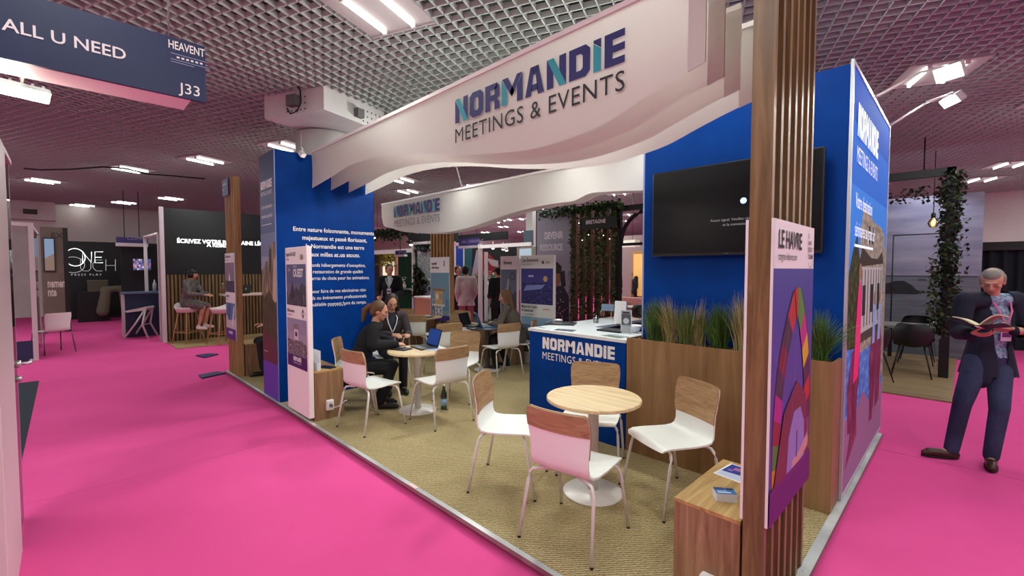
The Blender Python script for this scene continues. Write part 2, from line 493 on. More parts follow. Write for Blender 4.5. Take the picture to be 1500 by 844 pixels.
if n2.dot(e1) > 0: n2 = -n2
m = MB(); m.obox(on_face(e2, 0.52, bz + 0.12) + n2 * 0.04, (0.12, 0.08, 0.12), Matrix((d2, n2, Vector((0, 0, 1)))).transposed(), plain('#6b6a68', 0.6)); m.build('junction_box', cap)

# ---- ceiling lights: white panel, two glowing tubes
tubem = plain('#ffffff', 0.4, emit='#fdfff8', es=TUBE_E)
panelm = plain('#aba3a3', 0.6)
pm = MB(); pm.box((-0.38, -0.38, -0.012), (0.38, 0.38, 0.05), panelm)
pm.box((-0.38, -0.38, -0.02), (0.38, -0.36, -0.012), panelm); pm.box((-0.38, 0.36, -0.02), (0.38, 0.38, -0.012), panelm)
PANEL_ME = pm.mesh('light_panel')
tm = MB(); tm.tube([(0, -0.29, 0), (0, 0.29, 0)], 0.017, tubem, 10); TUBE_ME = tm.mesh('light_tube')
em = MB(); em.box((-0.022, -0.02, -0.02), (0.022, 0.0, 0.022), WHITE); CAP_ME = em.mesh('tube_cap')
LIGHTS_AT = []
def ceiling_light(x, y, label, lamp=True, group='recessed ceiling lights'):
    t = thing('ceiling_light', label, 'ceiling light', (x, y, CEIL), CROT, group)
    link('panel', PANEL_ME, t)
    for sx in (-0.17, 0.17):
        tb = link('light_tube', TUBE_ME, t, (sx, 0, -0.032))
        c1 = link('tube_cap', CAP_ME, tb, (0, -0.29, 0)); c2 = link('tube_cap', CAP_ME, tb, (0, 0.31, 0))
    if lamp:
        ld = bpy.data.lights.new('ceiling_lamp', 'AREA'); ld.shape = 'SQUARE'; ld.size = 0.5; ld.energy = PANEL_W; ld.color = (0.92, 1.0, 0.96)
        lo = bpy.data.objects.new('ceiling_lamp', ld); COL.objects.link(lo); lo.parent = t; lo.location = (0, 0, -0.06)
        ld2 = bpy.data.lights.new('ceiling_fill', 'POINT'); ld2.energy = CEIL_FILL_W; ld2.shadow_soft_size = 0.12; ld2.color = (0.92, 1.0, 0.96)  # unseen point added well below the tubes to brighten the ceiling
        l2 = bpy.data.objects.new('ceiling_fill', ld2); COL.objects.link(l2); l2.parent = t; l2.location = (0, 0, -0.62)
    LIGHTS_AT.append((x, y))
seen = [((555, 14), 'large recessed ceiling light at the top of the photo above the white banner'),
        ((62, 264), 'ceiling light with two tubes beside the left beam, above the glass frame'),
        ((190, 247), 'ceiling light with two tubes over the aisle, between the hanging sign and the cable'),
        ((300, 234), 'ceiling light with two tubes left of the slatted pillar top'),
        ((120, 300), 'small distant ceiling light above the dark neon wall'),
        ((181, 296), 'distant ceiling light third from the left in the far row over the aisle'),
        ((250, 290), 'distant ceiling light above the black screen wall'),
        ((420, 214), 'ceiling light just over the top of the blue text wall'),
        ((1372, 106), 'ceiling light behind the bright floodlight at the right'),
        ((1482, 240), 'ceiling light at the right edge above the dark curtain'),
        ((1475, 288), 'distant ceiling light above the white far wall on the right'),
        ((588, 263), 'ceiling light glimpsed between the two white banners')]
for (px, py), lab in seen:
    p = onz(px, py, CEIL); ceiling_light(p.x, p.y, lab, p.x > -18)
for px, py in ((723, 325), (737, 331.6), (711, 340), (768, 320), (764, 339), (764, 349), (741, 321.5), (915, 314), (1440, 262)):
    p = onz(px, py, CEIL); ceiling_light(p.x, p.y, 'small far ceiling light with two bright tubes deep in the hall')
# the same grid of lights goes on over the rest of the hall
for iu in range(-10, 7):
    for iv in range(-3, 9):
        u = -2.6 + 2.37 * iu + 1.18 * (iv % 2); v = 1.3 + 2.8 * iv
        p = GA * u + GB * v
        if not (-19 < p.x < 6 and -7 < p.y < 22): continue
        dep = (p - CAM).dot(FW)
        rel = Vector((p.x, p.y, CEIL)) - CAM
        if min(math.hypot(p.x - a, p.y - b) for a, b in LIGHTS_AT) < 1.7: continue
        if dep > 0.5:
            sx = 750 + FPX * rel.dot(RT) / rel.dot(FW); sy = 422 - FPX * rel.dot(UP) / rel.dot(FW)
            if -60 < sx < 1560 and -30 < sy < 330 and not (560 < sx < 950 and 245 < sy): continue
        if min(math.hypot(p.x - a, p.y - b) for a, b in ((-15.6, -2.2), (-6.6, 1.1))) < 1.6: continue
        ceiling_light(p.x, p.y, 'small far ceiling light with two bright tubes deep in the hall' if dep > 8 else 'recessed ceiling light over the aisles beside the stand')
# ================================================================ the stand: platform
m = MB(); m.box((-8.0, 0, -0.039), (0, 4.0, 0.0), SISAL); struct(m.build('floor_stand'))
t = thing('platform_edging', 'aluminium edging strip round the sisal floor of the stand', 'edging', (0, 0, 0))
strip = noisy('edge_alu', [(0.3, '#8e9092'), (0.6, '#c8cacb'), (0.75, '#f0f0f0')], (0.6, 0.6, 8), 2.5, 4, 0.35, spec=0.6)
redge = plain('#7c2a45', 0.6)
m = MB()
m.add([(-8, -0.028, 0.006), (0.032, -0.028, 0.006), (0.0, 0.004, 0.010), (-8, 0.004, 0.010)], [(0, 1, 2, 3)], strip)
m.build('top_strip', t)
m = MB(); m.add([(-8, -0.055, 0.001), (0.06, -0.055, 0.001), (0.032, -0.028, 0.006), (-8, -0.028, 0.006)], [(0, 1, 2, 3)], redge)
m.add([(0.06, -0.055, 0.001), (0.06, 4.0, 0.001), (0.05, 4.0, 0.006), (0.032, -0.028, 0.006)], [(0, 1, 2, 3)], redge)
m.build('side_strip', t)
m = MB(); m.add([(0.05, -0.028, 0.006), (0.05, 4.0, 0.006), (-0.004, 4.0, 0.010), (-0.004, 0.0, 0.010)], [(0, 1, 2, 3)], strip)
sc = plain('#f6f6f6', 0.3, 0.5)
for y in (0.55, 0.98, 1.9, 2.9): m.ico((0.022, y, 0.009), (0.009, 0.009, 0.004), sc, 1)
m.build('top_strip', t)
for x in (-2.4, -4.35):
    m = MB(); m.box((x, -0.03, 0.005), (x + 0.10, 0.002, 0.013), plain('#e9c9cf', 0.4)); m.build('joint_plate', t)

# ================================================================ wall blocks
def french(o, lines, size, right, up, mtl, parent, step, align='CENTER', bold=0.012, name='lettering'):
    for i, s in enumerate(lines):
        if s: text(s, size, Vector(o) - Vector(up) * step * i, right, up, mtl, parent, bold=bold, align=align, name=name, lift=0.003)

t = thing('blue_text_wall', 'tall blue wall block with white French text, beside the pink aisle', 'wall block', (-5.45, 0, 0))
m = MB(); m.box((-0.60, 0.0, 0), (0, 1.32, 3.17), BLUE); m.build('body', t)
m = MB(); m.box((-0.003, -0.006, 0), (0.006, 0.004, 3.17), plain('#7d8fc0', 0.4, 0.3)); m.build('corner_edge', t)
X, Yv, Z = Vector((1, 0, 0)), Vector((0, 1, 0)), Vector((0, 0, 1))
tl = ['Entre nature foisonnante, monuments', 'majestueux et passé florissant,', 'la Normandie est une terre', 'aux milles et un atouts.']
def at_wall(px, py): p = onx(px, py, -5.45); return Vector((0.0, p.y, p.z))
c = at_wall(485, 339)
for i, s in enumerate(tl):
    text(s, 0.078, Vector((0, 0.76, c.z - 0.02 - i * 0.107)), Yv, Z, LETTER_W, t, bold=0.018, align='CENTER', sx=0.93)
tl2 = ['De grands hébergements d\'exception,', 'une restauration de grande qualité', 'et l\'embarras du choix pour les animations.', '', 'Idéal pour faire de vos séminaires rési-', 'dentiels ou événements professionnels', 'un inoubliable moment hors du temps.']
zz = at_wall(500, 391).z
for i, s in enumerate(tl2):
    if s: text(s, 0.066, Vector((0, 0.74, zz - i * 0.087)), Yv, Z, LETTER_W, t, bold=0.008, align='CENTER', sx=0.87)
m = MB()
for zq in (at_wall(490, 376).z, at_wall(490, 448).z):
    for i in range(8): m.ico((0.004, 0.64 + i * 0.032, zq), (0.003, 0.008, 0.008), LETTER_W, 1)
m.build('dotted_line', t)
# printed cliff photograph on the narrow face to the aisle
pr = Print((-0.60, 0, 0), X, Z)
skym = noisy('print_dusk', [(0.3, '#3a4278'), (0.5, '#4a5384'), (0.7, '#626a96')], (0.3, 1, 0.6), 1.3, 4, 0.5)
cliffm = noisy('print_cliff', [(0.3, '#2f2a26'), (0.5, '#7d6c58'), (0.65, '#b89c80'), (0.8, '#d9c2a8')], (5, 1, 1.4), 2.4, 6, 0.5)
grassm = noisy('print_grass', [(0.3, '#2e2c18'), (0.55, '#4c4828'), (0.8, '#6f6438')], (4, 1, 2), 3.2, 6, 0.5)
pr.rect(0.0, 0.42, 0.6, 3.165, '#2b3060')
pr.rect(0.0, 0.42, 0.6, 2.85, '#3a4272'); pr.rect(0, 0.42, 0.6, 2.5, '#4f5a8a'); pr.rect(0, .42, .6, 2.15, '#7480a4'); pr.rect(0, .42, .6, 1.85, '#9a9cb2')
pr.poly([(0, .42), (.6, .42), (.6, 2.03), (.46, 2.02), (.33, 1.96), (.31, 1.80), (.2, 1.78), (.1, 1.7), (0, 1.66)], cliffm)
pr.poly([(.42, 1.2), (.6, 1.3), (.6, 1.9), (.54, 1.8), (.5, 1.82), (.47, 1.6)], '#cbb095')
pr.poly([(.32, 1.62), (.4, 1.7), (.43, 1.95), (.33, 1.93)], '#3b3228')
pr.poly([(0, .42), (.6, .42), (.6, 1.22), (.45, 1.3), (.3, 1.42), (.12, 1.3), (0, 1.38)], grassm)
pr.poly([(0, .42), (.6, .42), (.6, 0.72), (.3, 0.8), (0, 0.9)], '#5a3034')
pr.rect(0.0, 0.0, 0.6, 0.47, '#5b3fae')
qp = plain('#d9cfc6', 0.5); pr.line([(.04, .60), (.2, .60)], .008, qp)
o = pr.build('photo_print', t)
brand(Vector((-0.53, -0.0015, 2.72)), X, Z, 0.44, 0.105, LETTER_W, LETTER_W, t, 'MEETINGS & EVENTS', LETTER_W, 0.005, subsize=0.5, subgap=0.3)
text('Votre destination', 0.07, Vector((-0.53, 0, 2.47)), X, Z, LETTER_W, t, sx=0.85, bold=0.005)
text('séminaires au grand air', 0.07, Vector((-0.53, 0, 2.35)), X, Z, LETTER_W, t, sx=0.66, bold=0.005)
pr = Print((-0.60, 0, 0), X, Z, 0.005); pr.line([(.07, 2.26), (.46, 2.26)], .008, LETTER_W); pr.build('underline', t)

t = thing('blue_screen_wall', 'large blue wall block carrying the black television and the lit photo print', 'wall block', (0, 2.04, 0))
m = MB(); m.box((-1.57, 0.0, 0), (0, 2.08, 3.11), BLUE); m.build('body', t)
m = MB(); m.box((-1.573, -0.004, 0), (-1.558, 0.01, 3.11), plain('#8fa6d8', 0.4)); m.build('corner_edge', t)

# lit photograph on the side of the block
t = thing('lightbox_print', 'backlit photo print of a stone mill house on the end of the blue wall', 'lightbox', (0.0, 2.04, 0))
fr = plain('#cfd6dc', 0.35, 0.6)
m = MB()
for a, b in (((0.001, 0, 0.02), (0.02, 0.03, 3.14)), ((0.001, 2.07, 0.02), (0.02, 2.10, 3.14)), ((0.001, 0.03, 3.11), (0.02, 2.07, 3.14)), ((0.001, 0.03, 0.02), (0.02, 2.07, 0.05))): m.box(a, b, fr)
m.build('frame', t)
GLOW = 0.42
def lit(h, k=1.0): return plain(h, 0.8, 0.0, 0.15, emit=h, es=GLOW * k)
def litn(name, stops, sc, ns, k=1.0): return noisy(name, stops, sc, ns, 6, 0.8, spec=0.15, emit=GLOW * k)
m = MB(); m.box((.002, .03, .05), (.013, 2.07, 3.11), WHITE); m.build('diffuser', t)
pr = Print((0.0135, 0.03, 0.0), Yv, Z, 0.0)
pr.rect(0, .05, 2.04, 3.11, lit('#0f48a8'))
pr.rect(0, .05, 2.04, 2.75, lit('#1c5fbe')); pr.rect(0, .05, 2.04, 2.3, lit('#2f76cc'))
stone = litn('print_stone', [(0.3, '#4d4840'), (0.5, '#8d8578'), (0.7, '#b8afa2')], (1, 9, 7), 2.2, 0.55)
river = litn('print_river', [(0.3, '#2e55a8'), (0.6, '#5d7fc8'), (0.8, '#8fa9dd')], (1, 3, 8), 2.0, 0.6)
trees = litn('print_trees', [(0.3, '#16180e'), (0.55, '#383c1e'), (0.75, '#5f6238')], (1, 5, 5), 2.8, 0.5)
magenta = litn('print_quay', [(0.3, '#5a1c3c'), (0.55, '#7c2f52'), (0.8, '#a0506f')], (1, 4, 3), 1.6, 0.5)
pr.poly([(0, .05), (2.04, .05), (2.04, 1.5), (1.5, 1.55), (1.1, 1.45), (.6, 1.6), (.3, 1.5), (0, 1.55)], river)
pr.poly([(0, 1.1), (.55, 1.05), (.5, 1.75), (.34, 1.95), (.16, 1.8), (0, 1.6)], trees)
pr.poly([(.45, 1.0), (1.95, 1.0), (1.95, 2.0), (1.75, 2.08), (1.2, 2.1), (.62, 2.2), (.5, 2.0)], stone)
pr.poly([(.42, 1.70), (1.9, 1.74), (1.8, 1.86), (1.5, 1.78), (1.1, 1.78), (.6, 1.86)], lit('#3a2f28', 0.4))
pr.rect(.55, 1.16, 1.85, 1.70, lit('#a9a6a6', 0.6))
for k in range(8): pr.rect(.6 + k * .16, 1.2, .64 + k * .16, 1.68, lit('#3d3632', 0.4))
for k in range(3): pr.rect(.66 + k * .42, 1.3, .82 + k * .42, 1.55, lit('#23242a', 0.4))
pr.rect(.9, 1.9, .98, 2.05, lit('#25262c', .4)); pr.rect(1.08, 1.9, 1.16, 2.05, lit('#25262c', .4))
pr.rect(.45, 1.08, 1.95, 1.16, lit('#463c36', 0.5)); pr.rect(.5, .75, .62, 1.1, lit('#4d443e', .5)); pr.rect(1.5, .75, 1.62, 1.1, lit('#4d443e', .5))
pr.poly([(1.55, .6), (2.04, .6), (2.04, 1.9), (1.95, 1.9), (1.8, 1.2)], stone)
pr.poly([(0, .05), (2.04, .05), (2.04, .5), (1.6, .62), (1.2, .5), (.8, .66), (.4, .5), (0, .6)], lit('#8f6288', .5))
pr.poly([(.15, .45), (.5, .4), (.6, .95), (.5, 1.1), (.25, 1.05), (.1, .8)], magenta)
pr.poly([(.33, .80), (.55, .82), (.62, 1.1), (.6, 1.5), (.52, 1.62), (.44, 1.5), (.38, 1.2)], lit('#d02a6e', .8))
pr.disc(.52, 1.66, .07, lit('#8d6a58', .6))
for (u, w) in ((1.35, .2), (1.7, .22)):
    pr.poly([(u - w * .6, .35), (u + w * .6, .38), (u + w, .95), (u + w * .5, 1.12), (u - w * .5, 1.1), (u - w, .9)], magenta); pr.poly([(u - w * .4, 1.0), (u + w * .4, 1.0), (u + w * .3, 1.35), (u - w * .3, 1.35)], lit('#7f96c8', .7)); pr.disc(u, 1.42, .06, lit('#8d6a58', .6))
pr.poly([(.1, .2), (.55, .35), (.5, .62), (.3, .5)], magenta); pr.poly([(1.2, .3), (1.4, .28), (1.45, .5), (1.3, .55)], magenta)
pr.build('photo_print', t)
lw = lit('#e4eefa', 1.4)
brand(Vector((0.0135, 0.22, 2.66)), Yv, Z, 1.05, 0.24, lw, lw, t, 'MEETINGS & EVENTS', lw, 0.007, subsize=0.5, subgap=0.3)
text('Votre destination', 0.16, Vector((0.0135, 0.22, 2.14)), Yv, Z, lw, t, sx=0.72, bold=0.004, lift=0.007)
text('séminaires au grand air', 0.16, Vector((0.0135, 0.22, 1.93)), Yv, Z, lw, t, sx=0.68, bold=0.004, lift=0.007)
pr = Print((0.0135, 0, 0), Yv, Z, 0.007); pr.line([(.22, 1.86), (1.14, 1.86)], .02, lw); pr.build('underline', t)

# ================================================================ television
t = thing('television', 'wide black television on the blue wall above the planter', 'television', (-0.775, 1.95, 2.175))
m = MB(); m.bbox((-0.655, -0.0, -0.375), (0.655, 0.045, 0.375), BLACK, 0.006); m.build('casing', t)
m = MB(); m.box((-0.30, 0.045, -0.2), (0.30, 0.088, 0.2), BLACK); m.build('wall_bracket', t)
scr = plain('#08080c', 0.28, 0.0, 0.25, emit='#0c0d14', es=0.2)
m = MB(); m.box((-0.643, -0.004, -0.352), (0.643, -0.0005, 0.362), scr); sco = m.build('screen', t)
m = MB(); m.lathe([(0.0, 0), (0.02, 0.0), (0.0, 0.001)], plain('#9cc8ff', 0.4, emit='#8fc0ff', es=2.5), 12); 
pr = Print((0, -0.004, 0), X, Z, 0.0006); pr.disc(0.125, 0.05, 0.024, plain('#9cc8ff', 0.4, emit='#a8cdff', es=1.6)); pr.disc(0.125, 0.05, 0.011, plain('#ffffff', 0.4, emit='#ffffff', es=2.2)); pr.build('screen_icon', sco)
gtx = plain('#8a8a90', 0.5, emit='#8a8a90', es=0.5)
text('Aucun signal. Veuillez vérifier votre source', 0.03, (-0.13, -0.0045, -0.10), X, Z, gtx, sco, lift=0.001); text('et la connexion du câble', 0.03, (-0.03, -0.0045, -0.14), X, Z, gtx, sco, lift=0.001)
m = MB(); m.box((-0.02, -0.0055, -0.368), (0.02, -0.001, -0.36), plain('#55565a', 0.3, 0.6)); m.build('badge', t)

# ================================================================ slatted pillars
def slat_pillar(label, loc, rz, width, height, n=7, thick=0.09, SLATW=SLATW):
    # local: the slats face +x, the pillar runs along +y
    t = thing('slatted_pillar', label, 'pillar', loc, rz)
    sd, sw = 0.034, 0.034
    m = MB(); m.box((-thick, 0, 0), (-sd, width, height), SLATW); m.build('panel', t)
    for i in range(n):
        y0 = i * (width - sw) / (n - 1)
        m = MB(); m.box((-sd, y0, 0), (0, y0 + sw, height), SLATW); m.build('slat', t)
    return t
slat_pillar('tall slatted wooden pillar in the foreground carrying the container arch poster', (0, 0.325, 0), 0, 0.715, 3.72)
slat_pillar('slatted wooden pillar by the pink aisle left of the blue text wall', (-7.90, 0.005, 0), -PI / 2, 0.53, 3.12, 6, SLATW=SLAT_LIT)
slat_pillar('slatted wooden pillar at the far back corner under the second banner', (-7.85, 3.95, 0), -PI / 2, 0.74, 3.12, 7, SLATW=SLAT_LIT)

# ---- posters on the pillars and free-standing signs
PAPER = plain('#efe9ea', 0.5); INK = plain('#1c1a22', 0.6); GREYINK = plain('#77737c', 0.6); PURPLE = plain('#5a2a86', 0.5)
def board(t, w, h, th=0.012, m=None, name='board'):
    # local: hangs in the x-z plane, faces -y
    b = MB(); b.box((0, 0, 0), (w, th, h), m or WHITE); return b.build(name, t)
# container arch poster: faces +x
t = thing('arch_poster', 'LE HAVRE poster with an arch of coloured blocks on the foreground pillar', 'poster', (0.0145, 0.318, 0.52), PI / 2)
board(t, 0.725, 1.385)
pr = Print((0, 0, 0), X, Z, 0.0006)
w, h = 0.725, 1.385
pr.rect(0.004, .004, w - .004, h - .004, PAPER)
arch_sky = plain('#4a4a9c', 0.45)
pr.rect(0.0, 0.0, w, 1.165, arch_sky)
def lerp(a, b, k): return (a[0] + (b[0] - a[0]) * k, a[1] + (b[1] - a[1]) * k)
colsL = ['#d8862a', '#4d7a3a', '#8a2a3a', '#b0288a', '#3c3348', '#7a2434', '#3f3446', '#b83230']
colsR = ['#e0902c', '#8a3c8a', '#5a2440', '#c0281f', '#4a2c4a', '#d8b020', '#b83288', '#5c8f3c']
for side, cs in ((-1, colsL), (1, colsR)):
    for k, c in enumerate(cs):
        def at(q, inner):
            hw = (0.35 if side < 0 else 0.29) * (1 - q ** 2.8) + 0.06 * q; th_ = 0.14 - 0.06 * q
            xx = 0.40 + side * max(hw - (th_ if inner else 0), 0.0); yy = 0.13 + 0.93 * q * (1.0 if not inner else 0.88)
            return (xx, yy)
        q0, q1 = k / 8.0, (k + 1) / 8.0
        pr.poly([at(q0, False), at(q0, True), at(q1, True), at(q1, False)][:: (1 if side < 0 else -1)], c)
        a, b = at(q0, False), at(q1, False); e = (0.014 * side, 0.012)
        pr.poly([a, b, (b[0] + e[0], b[1] - .0), (a[0] + e[0], a[1])], '#2c2438')
pr.poly([(.34, 1.06), (.40, .90), (.40, 1.075)], '#b83230'); pr.poly([(.40, .90), (.46, 1.06), (.40, 1.075)], '#5c8f3c')
pr.poly([(.05, .13), (.30, .13), (.33, .30), (.42, .38), (.52, .34), (.56, .13), (.69, .13), (.6, .5), (.42, .6), (.2, .48)], '#74303f')
pr.poly([(.26, .13), (.6, .13), (.58, .36), (.5, .45), (.38, .45), (.29, .34)], '#8d80c6')
pr.poly([(.34, .13), (.66, .2), (.66, .28), (.5, .22), (.36, .2)], '#c99a9a')
pr.rect(.43, .2, .45, .34, '#4a4064')
pr.rect(0, 0, w, .165, '#641f72'); pr.rect(0, 0, w, .135, '#5b1a6a')
pr.line([(.3, .3), (.46, 1.12)], .003, '#8080b4'); pr.line([(.12, .6), (.3, 1.0)], .003, '#8080b4')
pr.build('print', t)
text('LE HAVRE', 0.115, (0.055, 0, 1.26), X, Z, INK, t, bold=0.02, sx=0.80)
text('congres-lehavre.com', 0.05, (0.055, 0, 1.205), X, Z, INK, t, sx=0.75)
for i, (s, z) in enumerate((('LE', .0), ('HAVRE', .036), ('ÉTRETAT', .072), ('TOURISME', .108))): text(s, 0.034, (0.585, 0, 1.325 - z), X, Z, INK, t, sx=0.7, bold=0.01)
pr = Print((0, 0, 0), X, Z, 0.003); 
for k in range(10):
    a = PI + k * PI / 9; b = PI + (k + 1) * PI / 9
    pr.line([(.64 + .04 * math.cos(a), 1.2 + .03 * math.sin(a)), (.64 + .04 * math.cos(b), 1.2 + .03 * math.sin(b))], .004, GREYINK)
pr.build('emblem', t)
brand(Vector((0.24, 0, 0.077)), X, Z, 0.27, 0.055, LETTER_W, LETTER_W, t, 'MEETINGS & EVENTS', LETTER_W, 0.005, subsize=0.38, subgap=0.3)
# the second face of the same pillar's board, seen edge-on inside the stand
t = thing('poster_board', 'white poster board seen edge-on on the inner side of the foreground pillar', 'poster', (-0.104, 1.03, 0.52), -PI / 2)
board(t, 0.705, 1.385)

def city_mats():
    night = noisy('print_night', [(0.35, '#1e1c4c'), (0.55, '#33306e'), (0.68, '#5a5590'), (0.78, '#c8b080')], (5, 1, 9), 3.0, 7, 0.5)
    town = noisy('print_town', [(0.3, '#2e3a3a'), (0.5, '#5d6862'), (0.62, '#8c8676'), (0.75, '#c2b593')], (9, 1, 22), 3.0, 7, 0.5)
    sea = noisy('print_sea', [(0.3, '#3f6488'), (0.6, '#6b8fae'), (0.8, '#8fb0c8')], (1, 1, 6), 2.0, 4, 0.5)
    crowd = noisy('print_crowd', [(0.35, '#2c2a34'), (0.5, '#6a6068'), (0.65, '#c0b4b4')], (10, 1, 10), 3.2, 6, 0.5)
    rocky = noisy('print_rock', [(0.3, '#23242e'), (0.55, '#4c4b54'), (0.75, '#7f7c80')], (5, 1, 3), 3.0, 6, 0.5)
    return night, town, sea, crowd, rocky
NIGHT, TOWN, SEA, CROWD, ROCKY = city_mats()

# white sign in front of the blue text wall: faces -y
t = thing('standing_sign', 'white standing sign with OUEST print in front of the blue text wall', 'sign', (-5.07, -0.02, 0), 0)
m = MB(); m.bbox((0, 0, 0.046), (0.66, 0.055, 1.935), plain('#fdf4f2', 0.45), 0.004); m.build('panel', t)
pr = Print((0, 0, 0), X, Z, 0.0006)
pr.rect(.03, 1.27, .63, 1.74, '#5d5f86'); pr.rect(.03, 1.27, .63, 1.52, '#6c6a86'); pr.poly([(.03, 1.27), (.63, 1.27), (.63, 1.5), (.5, 1.53), (.4, 1.45), (.33, 1.5), (.25, 1.4), (.22, 1.56), (.16, 1.4), (.03, 1.42)], ROCKY)
pr.poly([(.14, 1.36), (.22, 1.56), (.31, 1.36)], '#2b2c38')
pr.rect(.03, .70, .63, 1.12, '#9a93ac'); pr.rect(.03, .70, .63, .95, '#a69bab'); pr.poly([(.03, .7), (.63, .7), (.63, .84), (.45, .88), (.2, .86), (.03, .88)], CROWD)
pr.rect(.25, .88, .38, 1.0, '#d8d0d0'); pr.poly([(.22, 1.0), (.41, 1.0), (.38, 1.06), (.25, 1.06)], '#8b7a78'); pr.rect(.28, .92, .35, .97, '#4c4450')
pr.rect(.03, .56, .63, .70, '#3a1c5c')
pr.poly([(.49, 1.19), (.53, 1.25), (.57, 1.19), (.53, 1.13)], '#50506a'); pr.rect(.51, 1.175, .55, 1.205, PAPER)
pr.build('print', t)
text('Agence HA OUEST', 0.062, (0.04, 0, 1.835), X, Z, INK, t, bold=0.015, sx=0.62); text('Manche', 0.042, (0.04, 0, 1.785), X, Z, INK, t, sx=0.7)
text('50', 0.08, (0.47, 0, 1.79), X, Z, plain('#7d6f4c', .5), t, bold=0.02, sx=1.2)
text('OUEST', 0.125, (0.26, 0, 1.60), X, Z, LETTER_W, t, bold=0.03, sx=0.78); text('LA', 0.05, (0.10, 0, 1.66), X, Z, LETTER_W, t, sx=1); text('MANCHE', .03, (.26, 0, 1.705), X, Z, LETTER_W, t, sx=.9)
text('MGEvenements', 0.05, (0.05, 0, 1.19), X, Z, INK, t, bold=0.02, sx=0.72); text('mgevenements.fr', 0.03, (0.05, 0, 1.15), X, Z, INK, t, sx=0.7)
brand(Vector((0.22, 0, 0.635)), X, Z, 0.24, 0.05, LETTER_W, LETTER_W, t, 'MEETINGS & EVENTS', LETTER_W, 0.004, subsize=0.3, subgap=0.3)

# poster on the left pillar: faces -y
t = thing('sailing_poster', 'two-photo poster with a sailing boat on the slatted pillar by the aisle', 'poster', (-7.92, -0.012, 0.57), 0)
board(t, 0.56, 1.37)
pr = Print((0, 0, 0), X, Z, 0.0006)
pr.rect(.0, 0, .56, 1.37, PAPER); pr.rect(0.01, .75, .55, 1.22, '#6d7596'); pr.rect(.01, .9, .55, 1.22, '#8d7f90'); pr.rect(.01, .75, .55, .93, '#3f3f50')
pr.poly([(.2, .93), (.26, 1.08), (.32, .93)], '#e8e4e2'); pr.rect(.17, .9, .36, .93, '#4a3038')
pr.rect(.01, .17, .55, .58, '#5b78a6'); pr.poly([(.01, .17), (.55, .17), (.55, .34), (.3, .3), (.01, .38)], '#c7c2c4'); pr.poly([(.12, .3), (.2, .56), (.28, .56), (.22, .3)], '#2e4f8c'); pr.poly([(.34, .25), (.48, .55), (.52, .5), (.4, .2)], '#e4dfe0')
pr.rect(0, 0, .56, .17, '#4b2a86'); pr.build('print', t)
text('La Roche-en-mer', 0.06, (0.03, 0, 1.30), X, Z, INK, t, bold=0.02, sx=0.75); text('Centre de congrès', 0.035, (0.03, 0, 1.25), X, Z, INK, t, sx=0.75)
text('Saint-Valery', 0.055, (0.03, 0, .67), X, Z, INK, t, bold=0.02, sx=0.75); text('Normandie', 0.035, (0.03, 0, .62), X, Z, INK, t, sx=0.75)
brand(Vector((0.17, 0, 0.085)), X, Z, 0.22, 0.045, LETTER_W, LETTER_W, t, None, None, 0.005)

# poster on the far back pillar
t = thing('cabin_poster', 'pale blue poster with a wooden lifeguard cabin on the far back pillar', 'poster', (-7.84, 3.935, 0.55), 0)
board(t, 0.70, 1.40)
pr = Print((0, 0, 0), X, Z, 0.0006)
pr.rect(0, 0, .7, 1.4, PAPER); pr.rect(0.01, .12, .69, 1.06, '#6e96ac'); pr.rect(.01, .12, .69, .5, '#5d84a4'); pr.rect(.01, .12, .69, .24, '#7d8fa0'); pr.rect(0, 0, .7, .13, '#3c2c78')
wd = plain('#c8a874', .5); wd2 = plain('#8e7048', .5); wl = plain('#e2dccf', .5)
pr.rect(.16, .36, .46, .66, wd); pr.poly([(.08, .66), (.54, .66), (.56, .70), (.1, .72)], wd2); pr.rect(.2, .48, .3, .6, wl); pr.rect(.34, .48, .44, .6, plain('#b0946a', .5)); pr.rect(.06, .33, .54, .37, wl)
for x in (.18, .3, .42): pr.rect(x, .12, x + .025, .34, wl)
pr.line([(.18, .14), (.43, .32)], .02, wl); pr.line([(.18, .32), (.43, .14)], .02, wl); pr.line([(.08, .46), (.16, .46)], .012, wl); pr.line([(.08, .37), (.08, .5)], .012, wl); pr.line([(.52, .37), (.52, .5)], .012, wl)
pr.rect(.50, 1.2, .53, 1.32, '#4a3c7c')
pr.build('print', t)
text('Deauville', 0.075, (0.04, 0, 1.24), X, Z, INK, t, bold=0.02, sx=0.75); text('Côte Fleurie', 0.075, (0.04, 0, 1.15), X, Z, INK, t, bold=0.02, sx=0.75)

# signs along the back edge
t = thing('standing_sign', 'white standing sign with night city photo above an aerial town view', 'sign', (-5.10, 4.0, 0), 0)
m = MB(); m.bbox((0, 0, 0), (0.79, 0.055, 1.93), WHITE, 0.004); m.build('panel', t)
pr = Print((0, 0, 0), X, Z, 0.0006); w = .79
pr.rect(.02, 1.07, w - .02, 1.70, NIGHT); pr.rect(.02, 1.45, w - .02, 1.70, '#3a3480'); pr.poly([(.08, 1.3), (.5, 1.34), (.6, 1.42), (.15, 1.4)], '#7d88c0'); pr.disc(.6, 1.52, .05, '#d0a860'); pr.rect(.2, 1.55, .32, 1.58, '#c8c0e0')
pr.rect(.02, .2, w - .02, .83, TOWN); pr.rect(.02, .68, w - .02, .84, '#8fb2cc'); pr.rect(.02, .64, w - .02, .70, '#5e7f96')
for k in range(4): pr.poly([(.2 + k * .12, .3), (.26 + k * .12, .3), (.42 + k * .1, .44), (.36 + k * .1, .44)], '#cdbb8a')
pr.rect(.52, 1.78, .57, 1.83, '#6b4a2a'); pr.build('print', t)
